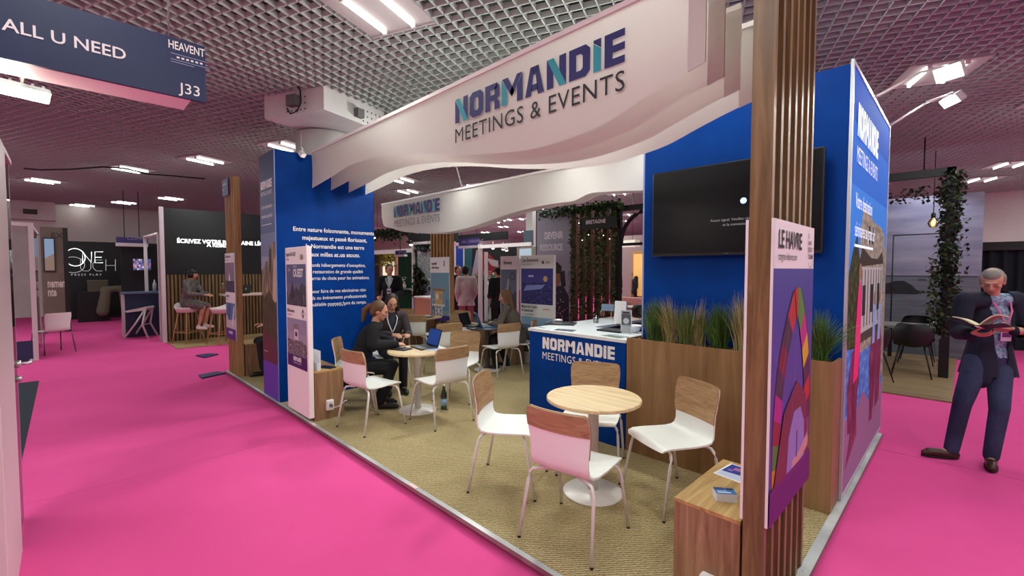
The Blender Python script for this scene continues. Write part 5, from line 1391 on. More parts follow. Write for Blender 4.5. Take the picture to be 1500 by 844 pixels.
# ---------------- glass door of the stand opposite, far left
t = thing('glass_door', 'glass door leaf with lever handle at the left edge of the photo', 'door', (-3.93, -2.13, FLOORZ))
dm_ = plain('#d8cccc', .4)
m = MB(); m.box((0, -.006, 0), (.012, .006, 2.42), plain('#cfc6c6', .3)); m.build('edge_strip', t); m = MB(); m.bbox((.50, -.02, 0), (1.36, .02, 2.45), dm_, .004); m.build('leaf_panel', t)
m = MB(); m.box((.0, -.02, 2.42), (.50, .02, 2.45), dm_); m.build('top_rail', t)
m = MB(); m.box((.012, -.005, .02), (.50, .005, 2.42), glass('door_glass', '#e8dcdc', .30)); m.build('pane', t)
m = MB(); m.tube([(.10, .02, 1.09), (.10, .06, 1.09), (.07, .07, 1.09), (-.06, .07, 1.085)], .011, plain('#d8d6d4', .3, .7), 10); m.tube([(.10, -.0, 1.09), (.10, .028, 1.09)], .024, plain('#d8d6d4', .3, .7), 14); m.tube([(.10, 0, .99), (.10, .03, .99)], .02, plain('#c8c6c4', .3, .7), 14); m.build('handle', t)
t = thing('dark_carpet', 'dark charcoal carpet tile field of the stand at the left edge', 'carpet', (-9.45, -2.2, FLOORZ)); m = MB(); m.box((0, -3, 0), (5.5, 0, .004), plain('#262b3a', .95)); m.build('field', t)
# ---------------- white frame, column, beige wall
t = thing('doorway_portal', 'white shell-scheme door frame beyond the glass door on the left', 'frame', (-11.8, -2.30, FLOORZ))
m = MB(); m.box((-.035, -.035, 0), (.035, .035, 2.6), WFRAME); m.build('post', t); m = MB(); m.box((-.035, -1.2, 2.53), (.035, -.035, 2.6), WFRAME); m.build('top_rail', t); m = MB(); m.box((-.02, -1.2, 0), (.02, -.035, .38), plain('#28345c', .5)); m.build('kick_panel', t)
m = MB(); m.box((-2.6, -.03, 2.50), (-.035, .03, 2.56), WFRAME); m.build('side_rail', t); m = MB(); m.box((-2.6, -.02, 0), (-2.54, .02, 2.56), WFRAME); m.build('post', t); m = MB(); m.box((-2.54, -.008, 0), (-.035, .008, 2.5), glass('frame_glass', '#f2eaea', .12)); m.build('pane', t)
p = onz(40, 505, FLOORZ); cc = CAM + (atd(34, 400, 16.5) - CAM)
t = thing('column', 'plain white column below a box beam on the far left', 'column', (cc.x, cc.y, FLOORZ)); m = MB(); m.box((-.55, -.55, 0), (.55, .55, 3.5), colm); m.build('shaft', t); m = MB(); m.box((-.9, -.9, 3.5), (.9, .9, CEIL + .1), colm); cp = m.build('capital', t)
m = MB(); m.box((.9, .1, 3.68), (.97, .45, 3.85), plain('#4c4846', .7)); m.build('junction_box', cp)
YB0, YB1 = onx(61, 400, -17).y, onx(94, 400, -17).y
t = thing('beige_wall', 'beige exhibition wall with large white lettering and a screen, far left', 'wall panel', (-17, YB0, FLOORZ)); hB = onx(78, 333, -17).z - FLOORZ
m = MB(); m.box((-.1, 0, 0), (0, YB1 - YB0, hB), noisy('beige_board', [(0.3, '#6d6156'), (0.7, '#7c7064')], (1, 1, 1), 2, 3, .7)); m.build('board', t)
m = MB(); m.box((-.1, YB1 - YB0, 0), (0.01, YB1 - YB0 + .10, hB), BLACK); m.build('edge', t)
text('nement', .32, (0, .1, onx(65, 421, -17).z - FLOORZ), Yv, Z, plain('#d8d2c8', .6), t, bold=.03, sx=.40); text('nte', .32, (0, .1, onx(65, 434, -17).z - FLOORZ), Yv, Z, plain('#d8d2c8', .6), t, bold=.03, sx=.40)
text('EX', .2, (0, .2, onx(65, 348, -17).z - FLOORZ), Yv, Z, plain('#3c3834', .6), t, bold=.02)
t = thing('wall_screen', 'lit screen with a blue sky picture on the beige wall', 'screen', (-16.99, onx(65, 400, -17).y, onx(72, 398, -17).z)); sw_ = onx(82, 400, -17).y - onx(65, 400, -17).y; m = MB(); m.box((0, 0, 0), (.05, sw_, .92), BLACK); m.build('casing', t)
pr = Print((.05, 0, 0), Yv, Z, .002); pr.rect(.02, .03, sw_ - .02, .89, plain('#7d98b4', .4, emit='#7d98b4', es=.5)); pr.poly([(.02, .03), (sw_ - .02, .03), (sw_ - .02, .4), (.2, .5), (.02, .35)], plain('#8a7a6c', .4, emit='#8a7a6c', es=.4)); pr.build('picture', t)
def pchair(label, loc, rz, leg='#7c6a64'):
    t = thing('plastic_chair', label, 'chair', loc, rz)
    link('seat_shell', CH[0], t); lm = plain(leg, .3, .6)
    for sx in (-1, 1):
        for sy in (-1, 1): m = MB(); m.tube([(sx * .14, sy * .12, .44), (sx * .22, sy * .20, .43), (sx * .25, sy * .26, 0)], .011, lm, 8); m.build('leg', t)
    return t
pchair('white plastic chair with thin metal legs on the pink carpet at the left', (onz(78, 517, FLOORZ).x, onz(78, 517, FLOORZ).y, FLOORZ), math.radians(205 - 90))
# ---------------- dark neon wall
XN = -21.0
def gN(px, py): return onx(px, py, XN)
t = thing('neon_wall', 'black wall with thin glowing ONE TOUCH lettering at the end of the aisle', 'wall panel', (XN, gN(95, 400).y, FLOORZ))
yN = gN(95, 400).y; hN = gN(160, 355).z - FLOORZ
m = MB(); m.box((-.1, 0, 0), (0, gN(246, 400).y - yN, hN), plain('#07080c', .5)); m.build('board', t)
neon = plain('#f0f4f2', .4, emit='#eef6f2', es=1.6); neon2 = plain('#c8ccd0', .4, emit='#c8ccd0', es=.5)
def ring(mb, cy, cz, ry, rz_, w, mt, a0=0, a1=2 * PI):
    pts = [(.02, cy + ry * math.cos(a0 + (a1 - a0) * k / 28), cz + rz_ * math.sin(a0 + (a1 - a0) * k / 28)) for k in range(29)]; mb.tube(pts, w, mt, 6)
def nl(px, py): q = gN(px, py); return (.02, q.y - yN, q.z - FLOORZ)
m = MB(); c0 = nl(110, 377); ring(m, c0[1], c0[2], .25, .30, .012, neon)
for pts in (((121, 385), (121, 369), (134, 385), (134, 369)), ((151, 369), (139, 369), (139, 385), (151, 385)), ((139, 377), (149, 377))): m.tube([nl(*q) for q in pts], .012, neon, 6)
m.build('neon_letters', t)
m = MB(); c0 = nl(107, 388); ring(m, c0[1], c0[2], .29, .27, .009, neon2)
for pts in (((118, 380), (118, 393), (122, 397), (130, 397), (133, 393), (133, 380)), ((150, 381), (141, 381), (136, 386), (136, 392), (141, 397), (150, 397)), ((155, 380), (155, 397)), ((169, 380), (169, 397)), ((155, 389), (169, 389))): m.tube([nl(*q) for q in pts], .008, neon2, 6)
m.build('outline_letters', t)
a = nl(104, 404); text('PRESS PLAY', .10, (0, a[1], a[2]), Yv, Z, neon2, t, space=1.6)
def box_thing(name, label, cat, px0, py0, px1, py1, Xp, dx, mtl, floor=True, part='body'):
    a, b = onx(px0, py0, Xp), onx(px1, py1, Xp); z0 = FLOORZ if floor else b.z
    t = thing(name, label, cat, (Xp, a.y, z0)); m = MB(); m.bbox((-dx, 0, 0), (0, b.y - a.y, a.z - z0), mtl, .01); m.build(part, t); return t, b.y - a.y, a.z - z0
t, w, h = box_thing('black_counter', 'low black counter in front of the neon wall', 'counter', 113, 428, 158, 452, -19.6, .6, plain('#0e0f13', .5))
for k, (yy, lab) in enumerate(((.25, 'pale cardboard box on the black counter by the neon wall'),)):
    q = thing('box', lab, 'box', (-19.9, t.location.y + yy, FLOORZ + h)); m = MB(); m.box((0, 0, 0), (.3, .5, .36), plain('#5c564a', .8)); m.build('carton', q); m = MB(); m.box((-.01, -.01, .34), (.31, .51, .38), plain('#6a6252', .8)); m.build('lid', q)
t = thing('draped_coat', 'beige coat hanging over a chair by the neon wall', 'coat', (onx(171, 452, -19.4).x, onx(171, 452, -19.4).y, FLOORZ))
blob('cloth', [('c', (0, -.3, 1.05), (0, .25, 1.1), .12, .1), ('c', (0, -.25, 1.0), (.05, -.35, .35), .14, .17), ('c', (0, .2, 1.0), (.05, .25, .4), .14, .15)], plain('#6d6656', .9), t, .03, 4)
m = MB(); m.box((-.25, -.2, 0), (-.2, -.15, 1.0), BLACK); m.box((-.25, .15, 0), (-.2, .2, 1.0), BLACK); m.build('chair_back', t)
t, w, h = box_thing('overhead_sign', 'small purple overhead sign above the dark stand by the neon wall', 'sign', 170, 347, 217, 357, -17.5, .05, plain('#352a6c', .5), False, 'panel')
m = MB(); m.box((-.3, 0, -.10), (0, w, -.0), WFRAME); m.build('beam', t)
for yy in (.2, w - .2): m = MB(); m.tube([(-.1, yy, h), (-.1, yy, CEIL - t.location.z)], .01, BLACK, 6); m.build('hanging_wire', t)
text('COMMUNICATION', .14, (0, .25, .1), Yv, Z, plain('#a49cc8', .6), t)
t, w, h = box_thing('wall_screen', 'lit screen with a colourful picture in the dark stand', 'screen', 193, 378, 223, 397, -17.6, .06, BLACK, False, 'casing')
pr = Print((0, 0, 0), Yv, Z, .002); cols = ['#8d7ab8', '#5a5f9c', '#b06a90', '#d8d0dc', '#4a6ab0', '#c0a0b8', '#38406c']
rr = random.Random(5)
for i in range(10):
    for j in range(6): cc_ = rr.choice(cols); pr.rect(.03 + i * (w - .06) / 10, .03 + j * (h - .06) / 6, .03 + (i + 1) * (w - .06) / 10, .03 + (j + 1) * (h - .06) / 6, plain(cc_, .4, emit=cc_, es=.55), 1)
pr.build('picture', t)
t, w, h = box_thing('dark_backdrop', 'dark backdrop wall of the stand beside the black screen wall', 'wall panel', 176, 360, 250, 470, -18.2, .08, plain('#0d0d14', .7), True, 'panel')
# white frame beside the screen wall + blue counter + stool
a = onz(217, 489, FLOORZ); b = onz(238, 499, FLOORZ)
t = thing('upright_portal', 'white upright frame left of the black screen wall', 'frame', (b.x, b.y, FLOORZ))
hF = 2.62; da = a - b; m = MB(); m.box((-.04, -.04, 0), (.04, .04, hF), WFRAME); m.build('post', t); m = MB(); m.box((da.x - .035, da.y - .035, 0), (da.x + .035, da.y + .035, hF), WFRAME); m.build('post', t)
m = MB(); m.tube([(0, 0, hF - .04), (da.x, da.y, hF - .04)], .045, WFRAME, 4); m.build('top_rail', t)
p = onz(216, 492, FLOORZ)
t = thing('high_counter', 'dark blue high counter with white side and a bottle behind the white stool', 'counter', (p.x - .25, p.y - .1, FLOORZ)); m = MB(); m.box((-.3, -.33, 0), (.3, .42, 1.10), plain('#1a2646', .5)); m.build('body', t); m = MB(); m.box((-.34, -.37, 1.10), (.34, .46, 1.14), plain('#5a6888', .4)); m.build('top', t); m = MB(); m.box((-.3, -.36, 0), (.3, -.33, 1.08), plain('#cfc6c8', .5)); m.build('side_panel', t)
q = thing('water_bottle', 'clear bottle on the dark blue high counter', 'bottle', (p.x - .2, p.y + .2, FLOORZ + 1.14)); m = MB(); m.lathe([(0, 0), (.04, 0), (.04, .2), (.015, .27), (.015, .31), (0, .31)], plain('#b8c4cc', .2), 14); m.build('body', q)
p = onz(207, 495, FLOORZ)
t = thing('angular_stool', 'white angular designer stool standing on the pink carpet', 'stool', (p.x, p.y, FLOORZ), math.radians(60)); ws = plain('#ddd6d4', .4)
m = MB(); m.prism([(-.24, .70), (-.20, .66), (.16, .70), (.22, .76), (.20, .80), (.02, .755)], (0, .2, 0), X, Z, .4, ws); m.build('seat', t)
for sy in (-1, 1):
    m = MB(); m.tube([(.17, sy * .17, .72), (-.02, sy * .2, .38), (-.27, sy * .24, 0)], .022, ws, 6); m.build('leg', t); m = MB(); m.tube([(.19, sy * .17, .74), (.12, sy * .19, .36), (.26, sy * .24, 0)], .022, ws, 6); m.build('leg', t)
m = MB(); m.tube([(.1, -.19, .34), (.1, .19, .34)], .014, ws, 6); m.build('footrest', t)
# ---------------- black screen wall with slatted base
XS = -12.6
yS = -0.2; zs0, zs1 = 1.60, 3.12
t = thing('screen_wall', 'tall black screen wall with glowing text above a slatted wooden base', 'wall panel', (XS, yS, FLOORZ)); Ls_ = 4.2
m = MB(); m.box((-.12, 0, zs0), (0, Ls_, zs1 - FLOORZ), plain('#09090b', .35)); m.build('screen', t)
m = MB(); m.box((-.12, 0, 0), (-.02, Ls_, zs0), plain('#231a14', .7)); 
for k in range(int(Ls_ / .075)): m.box((-.02, .03 + k * .075, 0), (.0, .03 + k * .075 + .042, zs0), SLATW)
m.build('slatted_base', t)
m = MB(); m.box((-.13, -.07, 0), (.02, 0, zs1 - FLOORZ + .02), plain('#d8ccd0', .5)); m.build('edge_post', t)
glt = plain('#ffffff', .4, emit='#f4f8fa', es=1.5)
a = onx(259, 355.5, XS); b = onx(314, 355, XS)
text('ÉCRIVEZ VOTRE PROCHAINE LÉGENDE', .135, (0, a.y - yS, a.z - FLOORZ), Yv, Z, glt, t, bold=.03, sx=.92); a = onx(303, 361.5, XS); text('À REIMS', .135, (0, a.y - yS, a.z - FLOORZ), Yv, Z, glt, t, bold=.03, sx=.92)
t = thing('wood_floor', 'pale wooden floor of the stand with the black screen wall', 'floor', (XS, yS, FLOORZ)); m = MB()
WF = wood('parquet', '#8d7350', '#ad9168', '#c2a880', 'y'); m.box((0, 0, 0), (1.25, 5, .02), WF); m.build('boards', t)
for pts, lab in (([(287, 522), (306, 519), (320, 520), (300, 525)], 'small dark blue floor plate at the edge of the wooden floor'), ([(291, 551), (318, 546), (331, 548), (296, 555.5)], 'dark blue floor plate at the foot of the slatted pillar by the aisle')):
    P_ = [onz(*q, FLOORZ) for q in pts]; c = sum(P_, Vector()) / 4
    t = thing('floor_plate', lab, 'floor plate', c); m = MB(); L4 = [q - c for q in P_]
    vs = [(q.x, q.y, 0) for q in L4] + [(q.x, q.y, .024) for q in L4]; m.add(vs, [(3, 2, 1, 0), (4, 5, 6, 7)] + [(i, (i + 1) % 4, 4 + (i + 1) % 4, 4 + i) for i in range(4)], plain('#2c2a5c', .6)); m.build('plate', t)
def bar_stool(label, x, y, rz):
    t = thing('bar_stool', label, 'stool', (x, y, FLOORZ + .02), rz); lw = plain('#b08a5c', .5); sh = plain('#e0d2d2', .45)
    m = MB(); m.loft([[(r * math.cos(a) * 1.0, r * math.sin(a) * .9 - .01, z + (.10 * max(0, -math.sin(a)) ** 2 if j > 1 else 0)) for a in [2 * PI * k / 24 for k in range(24)]] for j, (r, z) in enumerate(((.05, .70), (.20, .71), (.25, .80), (.255, .83), (.245, .825), (.19, .735), (.04, .725)))], sh, True, True, True); m.build('seat_shell', t)
    for sx in (-1, 1):
        for sy in (-1, 1): m = MB(); m.tube([(sx * .12, sy * .12, .71), (sx * .22, sy * .22, 0)], [.016, .012], lw, 8); m.build('leg', t)
    m = MB(); f = .19; m.tube([(f, f, .25), (-f, f, .25), (-f, -f, .25), (f, -f, .25), (f, f, .25)], .009, lw, 6); m.build('footrest', t); return t
p = onz(276, 503, FLOORZ); sx_, sy_ = p.x, p.y
bar_stool('white bar stool with wooden legs under the woman in the patterned dress', sx_, sy_, math.radians(30 - 90))
p2 = onz(326, 505, FLOORZ); bar_stool('white bar stool half hidden behind the slatted pillar by the aisle', p2.x, p2.y, math.radians(200))
J = sit(.84, .10); J.update(anR=(.08, .30, .40), anL=(-.06, .36, .42), toeR=(.08, .43, .33), toeL=(-.06, .50, .36), knR=(.09, .42, .84), knL=(-.09, .42, .84), wrR=(.12, .44, 1.12), wrL=(-.12, .42, 1.12))
DRESS = noisy('patterned_dress', [(0.42, '#242022'), (0.5, '#8f8784'), (0.6, '#2e2a2c')], (18, 18, 18), 3, 3, .8)
figure('woman in dark patterned dress with black bob sitting on a white bar stool', (sx_, sy_, FLOORZ + .02), math.radians(48 - 90), J, (math.radians(-4), math.radians(-8), 0), topm=DRESS, hair='#120e0e', hairstyle='bob', skirt=True, shoes='#e2d4cc', bare_arm=False, vox=.011)
p3 = onz(346, 498, FLOORZ)
t = thing('high_table', 'high table with laptop in front of the slatted wooden base', 'table', (-11.75, 1.30, FLOORZ + .02)); m = MB(); m.prism([(-.3, -.55), (.3, -.55), (.3, .9), (-.3, .9)], (0, 0, 1.08), X, Yv, .04, plain('#d8cbb8', .5)); m.build('top', t)
for y in (-.4, .75):
    for x in (-.2, .2): m = MB(); m.tube([(x, y, 1.08), (x * 1.3, y * 1.05, 0)], .018, plain('#b08a5c', .5), 8); m.build('leg', t)
laptop('dark laptop on the high table by the woman in the patterned dress', -11.75, 1.15, math.radians(-60), '#141519', z=FLOORZ + 1.14)
cup('white paper cup on the high table left of the laptop', (-11.7, .92, FLOORZ + 1.14), .03, .04, .1, plain('#e8e2d8', .6))
cup('white paper cup at the right end of the high table', (-11.6, 1.95, FLOORZ + 1.14), .03, .04, .1, plain('#e8e2d8', .6))
for k, (x, y) in enumerate(((-11.9, .80), (-11.95, .98))):
    t = thing('glass_bottle', ['amber bottle at the near end of the high table', 'pale bottle beside the laptop on the high table'][k], 'bottle', (x, y, FLOORZ + 1.14)); m = MB(); m.lathe([(0, 0), (.03, 0), (.032, .14), (.012, .2), (.012, .24), (0, .24)], plain(['#6d4a2c', '#a8b0a0'][k], .25), 14); m.build('body', t); m = MB(); m.lathe([(.013, .235), (.013, .255), (0, .255)], WHITE, 10); m.build('cap', t)
# cables under the ceiling
t = thing('ceiling_cable', 'black cable sagging under the ceiling from the left column', 'cable', (0, 0, 0)); pts = []
for px, py in ((35, 247), (60, 249), (105, 248), (150, 244.5), (185, 247), (215, 255), (245, 257), (300, 262)): pts.append(onz(px, py, CEIL - .12))
m = MB(); m.tube(pts, .018, BLACK, 6); o = m.build('ceiling_cable'); bpy.data.objects.remove(t); tag(o, 'black cable sagging under the ceiling from the left column', 'cable')
# ================================================================ behind the stand
YB = 7.0
WIRE = plain('#3a3a3e', .5)
def hang(t, h, *xs):
    for x in xs:
        m = MB(); m.tube([(x, .03, h), (x, .03, CEIL + .03 - t.location.z)], .008, WIRE, 6); m.build('hanging_wire', t)
t, w, h = slabY('photo_wall', 'tall grey photo wall with DEVENIR RESSOURCE and a person in a knit hat', 'wall panel', 785, 305, 836, 470, YB + .16, plain('#0b0b0d', .5), .12, True)
pr = Print((0, 0, 0), X, Z, .002)
pr.rect(.04, 0, w, h - .02, plain('#8f8e9e', .5)); pr.rect(.04, h * .5, w, h - .02, plain('#9a99a8', .5))
cx_ = w * .58
blk = plain('#0e0c12', .6); dts = plain('#cfc8d4', .6)
pr.poly([(cx_ - .42, 0), (cx_ + .45, 0), (cx_ + .44, 1.05), (cx_ + .26, 1.30), (cx_ - .25, 1.30), (cx_ - .42, 1.0)], plain('#171322', .6))
pr.disc(cx_ - .02, 1.52, .20, plain('#8a5a44', .6), 20, .27); pr.poly([(cx_ - .23, 1.62), (cx_ + .2, 1.62), (cx_ + .2, 1.8), (cx_ + .05, 1.92), (cx_ - .15, 1.88), (cx_ - .24, 1.76)], blk); pr.poly([(cx_ + .14, 1.65), (cx_ + .3, 1.7), (cx_ + .34, 1.3), (cx_ + .2, 1.25)], blk); pr.line([(cx_ - .1, 1.42), (cx_ + .04, 1.42)], .03, plain('#5c2a2a', .6))
rr = random.Random(9)
for k in range(70): pr.disc(cx_ + rr.uniform(-.38, .4), rr.uniform(.1, 1.2), rr.uniform(.008, .02), dts, 6)
pr.rect(cx_ - .4, .45, cx_ - .22, .8, plain('#a8746a', .6)); pr.build('print', t)
a = ony(806, 349, YB); text('DEVENIR', .25, (a.x - t.location.x - .33, 0, a.z - FLOORZ), X, Z, plain('#e2e0e6', .5), t, bold=.04, sx=.62); a = ony(803, 357, YB); text('RESSOURCE', .23, (a.x - t.location.x - .42, 0, a.z - FLOORZ - .17), X, Z, plain('#dad8e0', .5), t, bold=.04, sx=.62)
# ivy screen of wooden uprights
x0, x1, z0, z1 = rY(836, 302, 903, 470, YB)
t = thing('ivy_screen', 'screen of upright wooden battens overgrown with hanging ivy', 'screen', (x0, YB, FLOORZ))
nb = 6; wb = (x1 - x0)
for k in range(nb):
    m = MB(); xx = (k + .5) * wb / nb; m.box((xx - .06, 0, 0), (xx + .06, .10, z1 - FLOORZ), wood('batten', '#4a3424', '#6b4c34', '#80603f')); m.build('batten', t)
m = MB(); m.box((-.2, -.02, z1 - FLOORZ - .05), (wb, .12, z1 - FLOORZ + .03), plain('#1a1712', .7)); m.build('top_beam', t)
def ivyp(rr):
    k = rr.randrange(nb); L = (1.0, .95, .9, .8, .95, .85)[k]; f = rr.random() ** 1.1
    return ((k + .5 + (.18 if k % 2 else -.1)) * wb / nb + rr.gauss(0, .042), -.05 + rr.gauss(0, .03), (z1 - FLOORZ) * (1 - f * L))
m = leaf_mesh(ivyp, 2300, .075, ['#2b4a1c', '#3c5f28', '#1d3413', '#56783a', '#6d8a4a'], 11); o = m.build('ivy', t); o['kind'] = 'stuff'
def ivyt(rr): return (rr.uniform(-1.0, wb + .2), -.06 + rr.gauss(0, .04), z1 - FLOORZ + rr.gauss(-.06, .07))
m = leaf_mesh(ivyt, 700, .08, IVY, 12); o = m.build('ivy', t); o['kind'] = 'stuff'
for k, (px, py) in enumerate(((862, 344), (875, 335), (893, 350), (853, 352), (884, 345))):
    a = ony(px, py, YB - .12); q = thing('small_bulb', 'small glowing bulb hanging in the ivy screen', 'bulb', a, 0, 'bulbs in the ivy screen'); m = MB(); m.ico((0, 0, 0), .016, plain('#fff0d8', .4, emit='#ffe8c0', es=2.5), 1); m.build('glass', q); m = MB(); m.tube([(0, 0, .02), (0, 0, .05)], .01, BLACK, 6); m.build('socket', q)
x0b, x1b, z0b, z1b = rY(852, 318, 901, 335, YB - .35)
t = thing('hanging_sign', 'black hanging sign reading BRETAGNE in front of the ivy screen', 'sign', (x0b, YB - .35, z0b)); m = MB(); m.box((0, 0, 0), (x1b - x0b, .08, z1b - z0b), plain('#0a0a0c', .5)); m.build('panel', t); text('BRETAGNE', .12, (.12, 0, .12), X, Z, LETTER_W, t, bold=.02, sx=.9)
for xx in (.1, x1b - x0b - .1): m = MB(); m.tube([(xx, .04, z1b - z0b), (xx, .04, CEIL - z0b)], .006, BLACK, 6); m.build('hanging_wire', t)
m = MB()
# black arch and the pink stand behind it
x0, x1, z0, z1 = rY(903, 300, 948, 470, YB)
t = thing('archway', 'black arched metal frame right of the ivy screen', 'frame', (x0, YB, FLOORZ)); wA = 2 * (x1 - x0); hA = z1 - FLOORZ
m = MB(); m.box((0, 0, 0), (.10, .10, hA), BLACK); m.build('post', t); m = MB(); m.box((0, 0, hA - .12), (wA, .1, hA), BLACK); m.build('top_rail', t); m = MB(); m.box((wA - .1, 0, 0), (wA, .1, hA), BLACK); m.build('post', t)
m = MB(); R_ = wA / 2 - .1; m.tube([(wA / 2 - R_ * math.cos(PI * k / 20), .05, hA - R_ - .14 + R_ * math.sin(PI * k / 20)) for k in range(21)], .045, BLACK, 6); m.build('arch_bar', t); m = MB(); m.box((.1, .02, hA - R_ - .2), (wA - .1, .08, hA - R_ - .14), BLACK); m.build('cross_rail', t)
YP = 10.5
t, w, h = slabY('pink_counter', 'pink counter wall with dark script lettering behind the arch', 'counter', 898, 437, 960, 480, YP, plain('#b9847a', .7), .6, True); a = ony(907, 452, YP); [text(q_, .17, (.35, 0, h - .25 - k_ * .15), X, Z, plain('#4a2c30', .6), t, bold=.02, sx=.8) for k_, q_ in enumerate(('ici on', 'cuisine', 'en Bretagne'))]
t, w, h = slabY('lit_niche', 'warm lit shelf niche behind the arch', 'niche', 925, 368, 950, 440, 12.0, plain('#caa070', .7), .1); m = MB(); m.box((.12, -.06, .15), (w - .1, 0, h - .1), plain('#f0c078', .6, emit='#f0b868', es=.5)); m.build('light_panel', t)
t, w, h = slabY('back_wall', 'pale pink wall of the stand behind the arch', 'wall panel', 895, 345, 960, 470, 13.5, plain('#b09a98', .7), .1, True)
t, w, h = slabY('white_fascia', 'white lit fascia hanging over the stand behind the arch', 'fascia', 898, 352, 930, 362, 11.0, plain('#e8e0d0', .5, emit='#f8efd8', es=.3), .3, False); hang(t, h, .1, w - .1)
for k, (px, lab, c) in enumerate(((882, 'x', 0), (897, 'x', 0))): pass
for px, lab, tc, hc in ((888, 'distant standing person in light top seen through the ivy screen', '#a89a98', '#3a2a20'), (906, 'distant person in black seen through the arch', '#16161c', '#2a1a14'), (931, 'distant person in dark jacket near the warm lit niche', '#202028', '#1c1412')):
    figure(lab, ground_at(px, 15.5), math.radians(200 - 90 + px % 40), stand(), (0, 0, 0), top=tc, legs='#1a1a20', hair=hc, hairstyle='short', vox=.016)
t = thing('round_table', 'pale table with black chairs behind the pink counter', 'table', ony(925, 480, 8.6)[:2] + (FLOORZ,) if False else (ony(925, 470, 8.6).x, 8.6, FLOORZ)); m = MB(); m.prism([(-.6, -.3), (.6, -.3), (.6, .3), (-.6, .3)], (0, 0, .72), X, Yv, .04, plain('#c8b094', .5)); m.build('tabletop', t)
for x in (-.5, .5): m = MB(); m.tube([(x, 0, .72), (x, 0, 0)], .03, BLACK, 8); m.build('leg', t)
def black_chair(label, x, y, rz, group='black shell chairs'):
    t = thing('black_chair', label, 'chair', (x, y, FLOORZ + .02), rz, group); bs = plain('#0c0c0f', .6)
    prof = [(.24, .44), (.2, .46), (.05, .455), (-.12, .46), (-.2, .50), (-.25, .60), (-.27, .72), (-.275, .81), (-.27, .835)]; hw = [.2, .23, .25, .26, .265, .26, .24, .2, .15]
    m = MB(); U = 10; r = [[(u * hw[i], y_ + u * u * .16 * min(1, max(0, (i - 2) / 3)), z_ + (.12 * u * u if 1 < i < 5 else 0)) for u in [2 * k / U - 1 for k in range(U + 1)]] for i, (y_, z_) in enumerate(prof)]
    r2 = [[(p[0] * .97, p[1] + .02, p[2] + .012) for p in row] for row in r]
    m.loft(r, bs, smooth=True, closed=False); m.loft([list(reversed(q)) for q in r2], bs, smooth=True, closed=False)
    m.loft([r[0], r2[0]], bs, closed=False); m.loft([r2[-1], r[-1]], bs, closed=False)
    m.loft([[row[0] for row in r], [row[0] for row in r2]], bs, closed=False); m.loft([[row[-1] for row in r2], [row[-1] for row in r]], bs, closed=False)
    m.build('seat_shell', t)
    for sx in (-1, 1):
        for sy in (-1, 1): m = MB(); m.tube([(sx * .15, sy * .14, .46), (sx * .24, sy * .25, 0)], [.014, .009], BLACK, 8); m.build('leg', t)
    return t
bx = ony(925, 470, 8.6).x
black_chair('black chair left of the table behind the pink counter', bx - .45, 8.3, math.radians(-50)); black_chair('black chair right of the table behind the arch', bx + .5, 8.25, math.radians(20))
# ---- middle: framed plant photo, crate, posts, red house graphic
t, w, h = slabY('framed_photo', 'white framed tall photo wall with leafy branches against a pale sky', 'wall panel', 606, 357, 640, 470, 5.9, plain('#c4d0dc', .5), .08, True); posts(t, w, h + .06, .08, WFRAME)
pr = Print((0, 0, 0), X, Z, .002); pr.rect(.1, .1, w, h - .05, '#b6c8da'); pr.rect(.1, h * .55, w, h - .05, '#c8cfd6'); pr.poly([(.1, h * .2), (w, h * .25), (w, .1), (.1, .1)], '#8da7b6'); pr.rect(.1, h * .58, w * .8, h * .88, noisy('moss_text', [(.4, '#c8cfd6'), (.55, '#5a6458')], (8, 1, 24), 2, 3, .6)); pr.rect(.08, h * .62, .2, h, '#1a1f18'); pr.build('print', t)
m = leaf_mesh(lambda rr: ((lambda f: (.18 + f * (w - .3) * rr.random(), -.03 - rr.random() * .12, h * (.35 + .42 * rr.random() * (1 - f * .5))))(rr.random())), 240, .16, ['#1a2a14', '#223818', '#101a0c'], 21); o = m.build('leaves', t); o['kind'] = 'stuff'
m = leaf_mesh(lambda rr: (rr.uniform(.1, w), -.05, h - rr.random() * .25), 90, .16, ['#1f3a2a', '#2a4a34', '#16281c'], 22); o = m.build('leaves', t); o['kind'] = 'stuff'
t, w, h = slabY('plywood_crate', 'plywood crate counter with white top in front of the framed plant photo', 'counter', 608, 437, 637, 470, 5.3, plain('#b98a6c', .6), .55, True); m = MB(); m.box((-.03, -.03, h), (w + .03, .58, h + .04), WHITE); m.build('top', t)
t, w, h = slabY('black_fascia', 'black fascia board above the framed plant photo', 'fascia', 598, 341, 668, 356, 6.2, plain('#0c0b0e', .6), .1, False); hang(t, h, .2, w - .2)
t, w, h = slabY('black_fascia', 'black fascia board right of the far slatted pillar', 'fascia', 668, 342, 741, 353, 7.4, plain('#0c0b0e', .6), .1, False); hang(t, h, .2, w - .2)
t, w, h = slabY('overhead_sign', 'purple overhead sign right of the far slatted pillar', 'sign', 672, 349, 700, 360, 6.6, plain('#3a2c78', .5), .06, False); hang(t, h, .1, w - .1); text('HALL ÉVÉNEMENT', .12, (.15, 0, h * .35), X, Z, plain('#b8aed8', .6), t); m = MB(); m.box((0, -.02, -.07), (w, .2, 0), WFRAME); m.build('beam', t)
t, w, h = slabY('lit_portal', 'white frame post and lit beam of the stand with the red graphic', 'frame', 700, 357, 704, 470, 6.6, WFRAME, .08, True, 'post')
x0, x1, z0, z1 = rY(702, 357, 778, 362, 6.6); m = MB(); m.box((0, 0, z0 - FLOORZ), (x1 - x0, .08, z1 - FLOORZ), plain('#f0ece8', .5, emit='#f4f0ec', es=.5)); m.build('lit_beam', t)
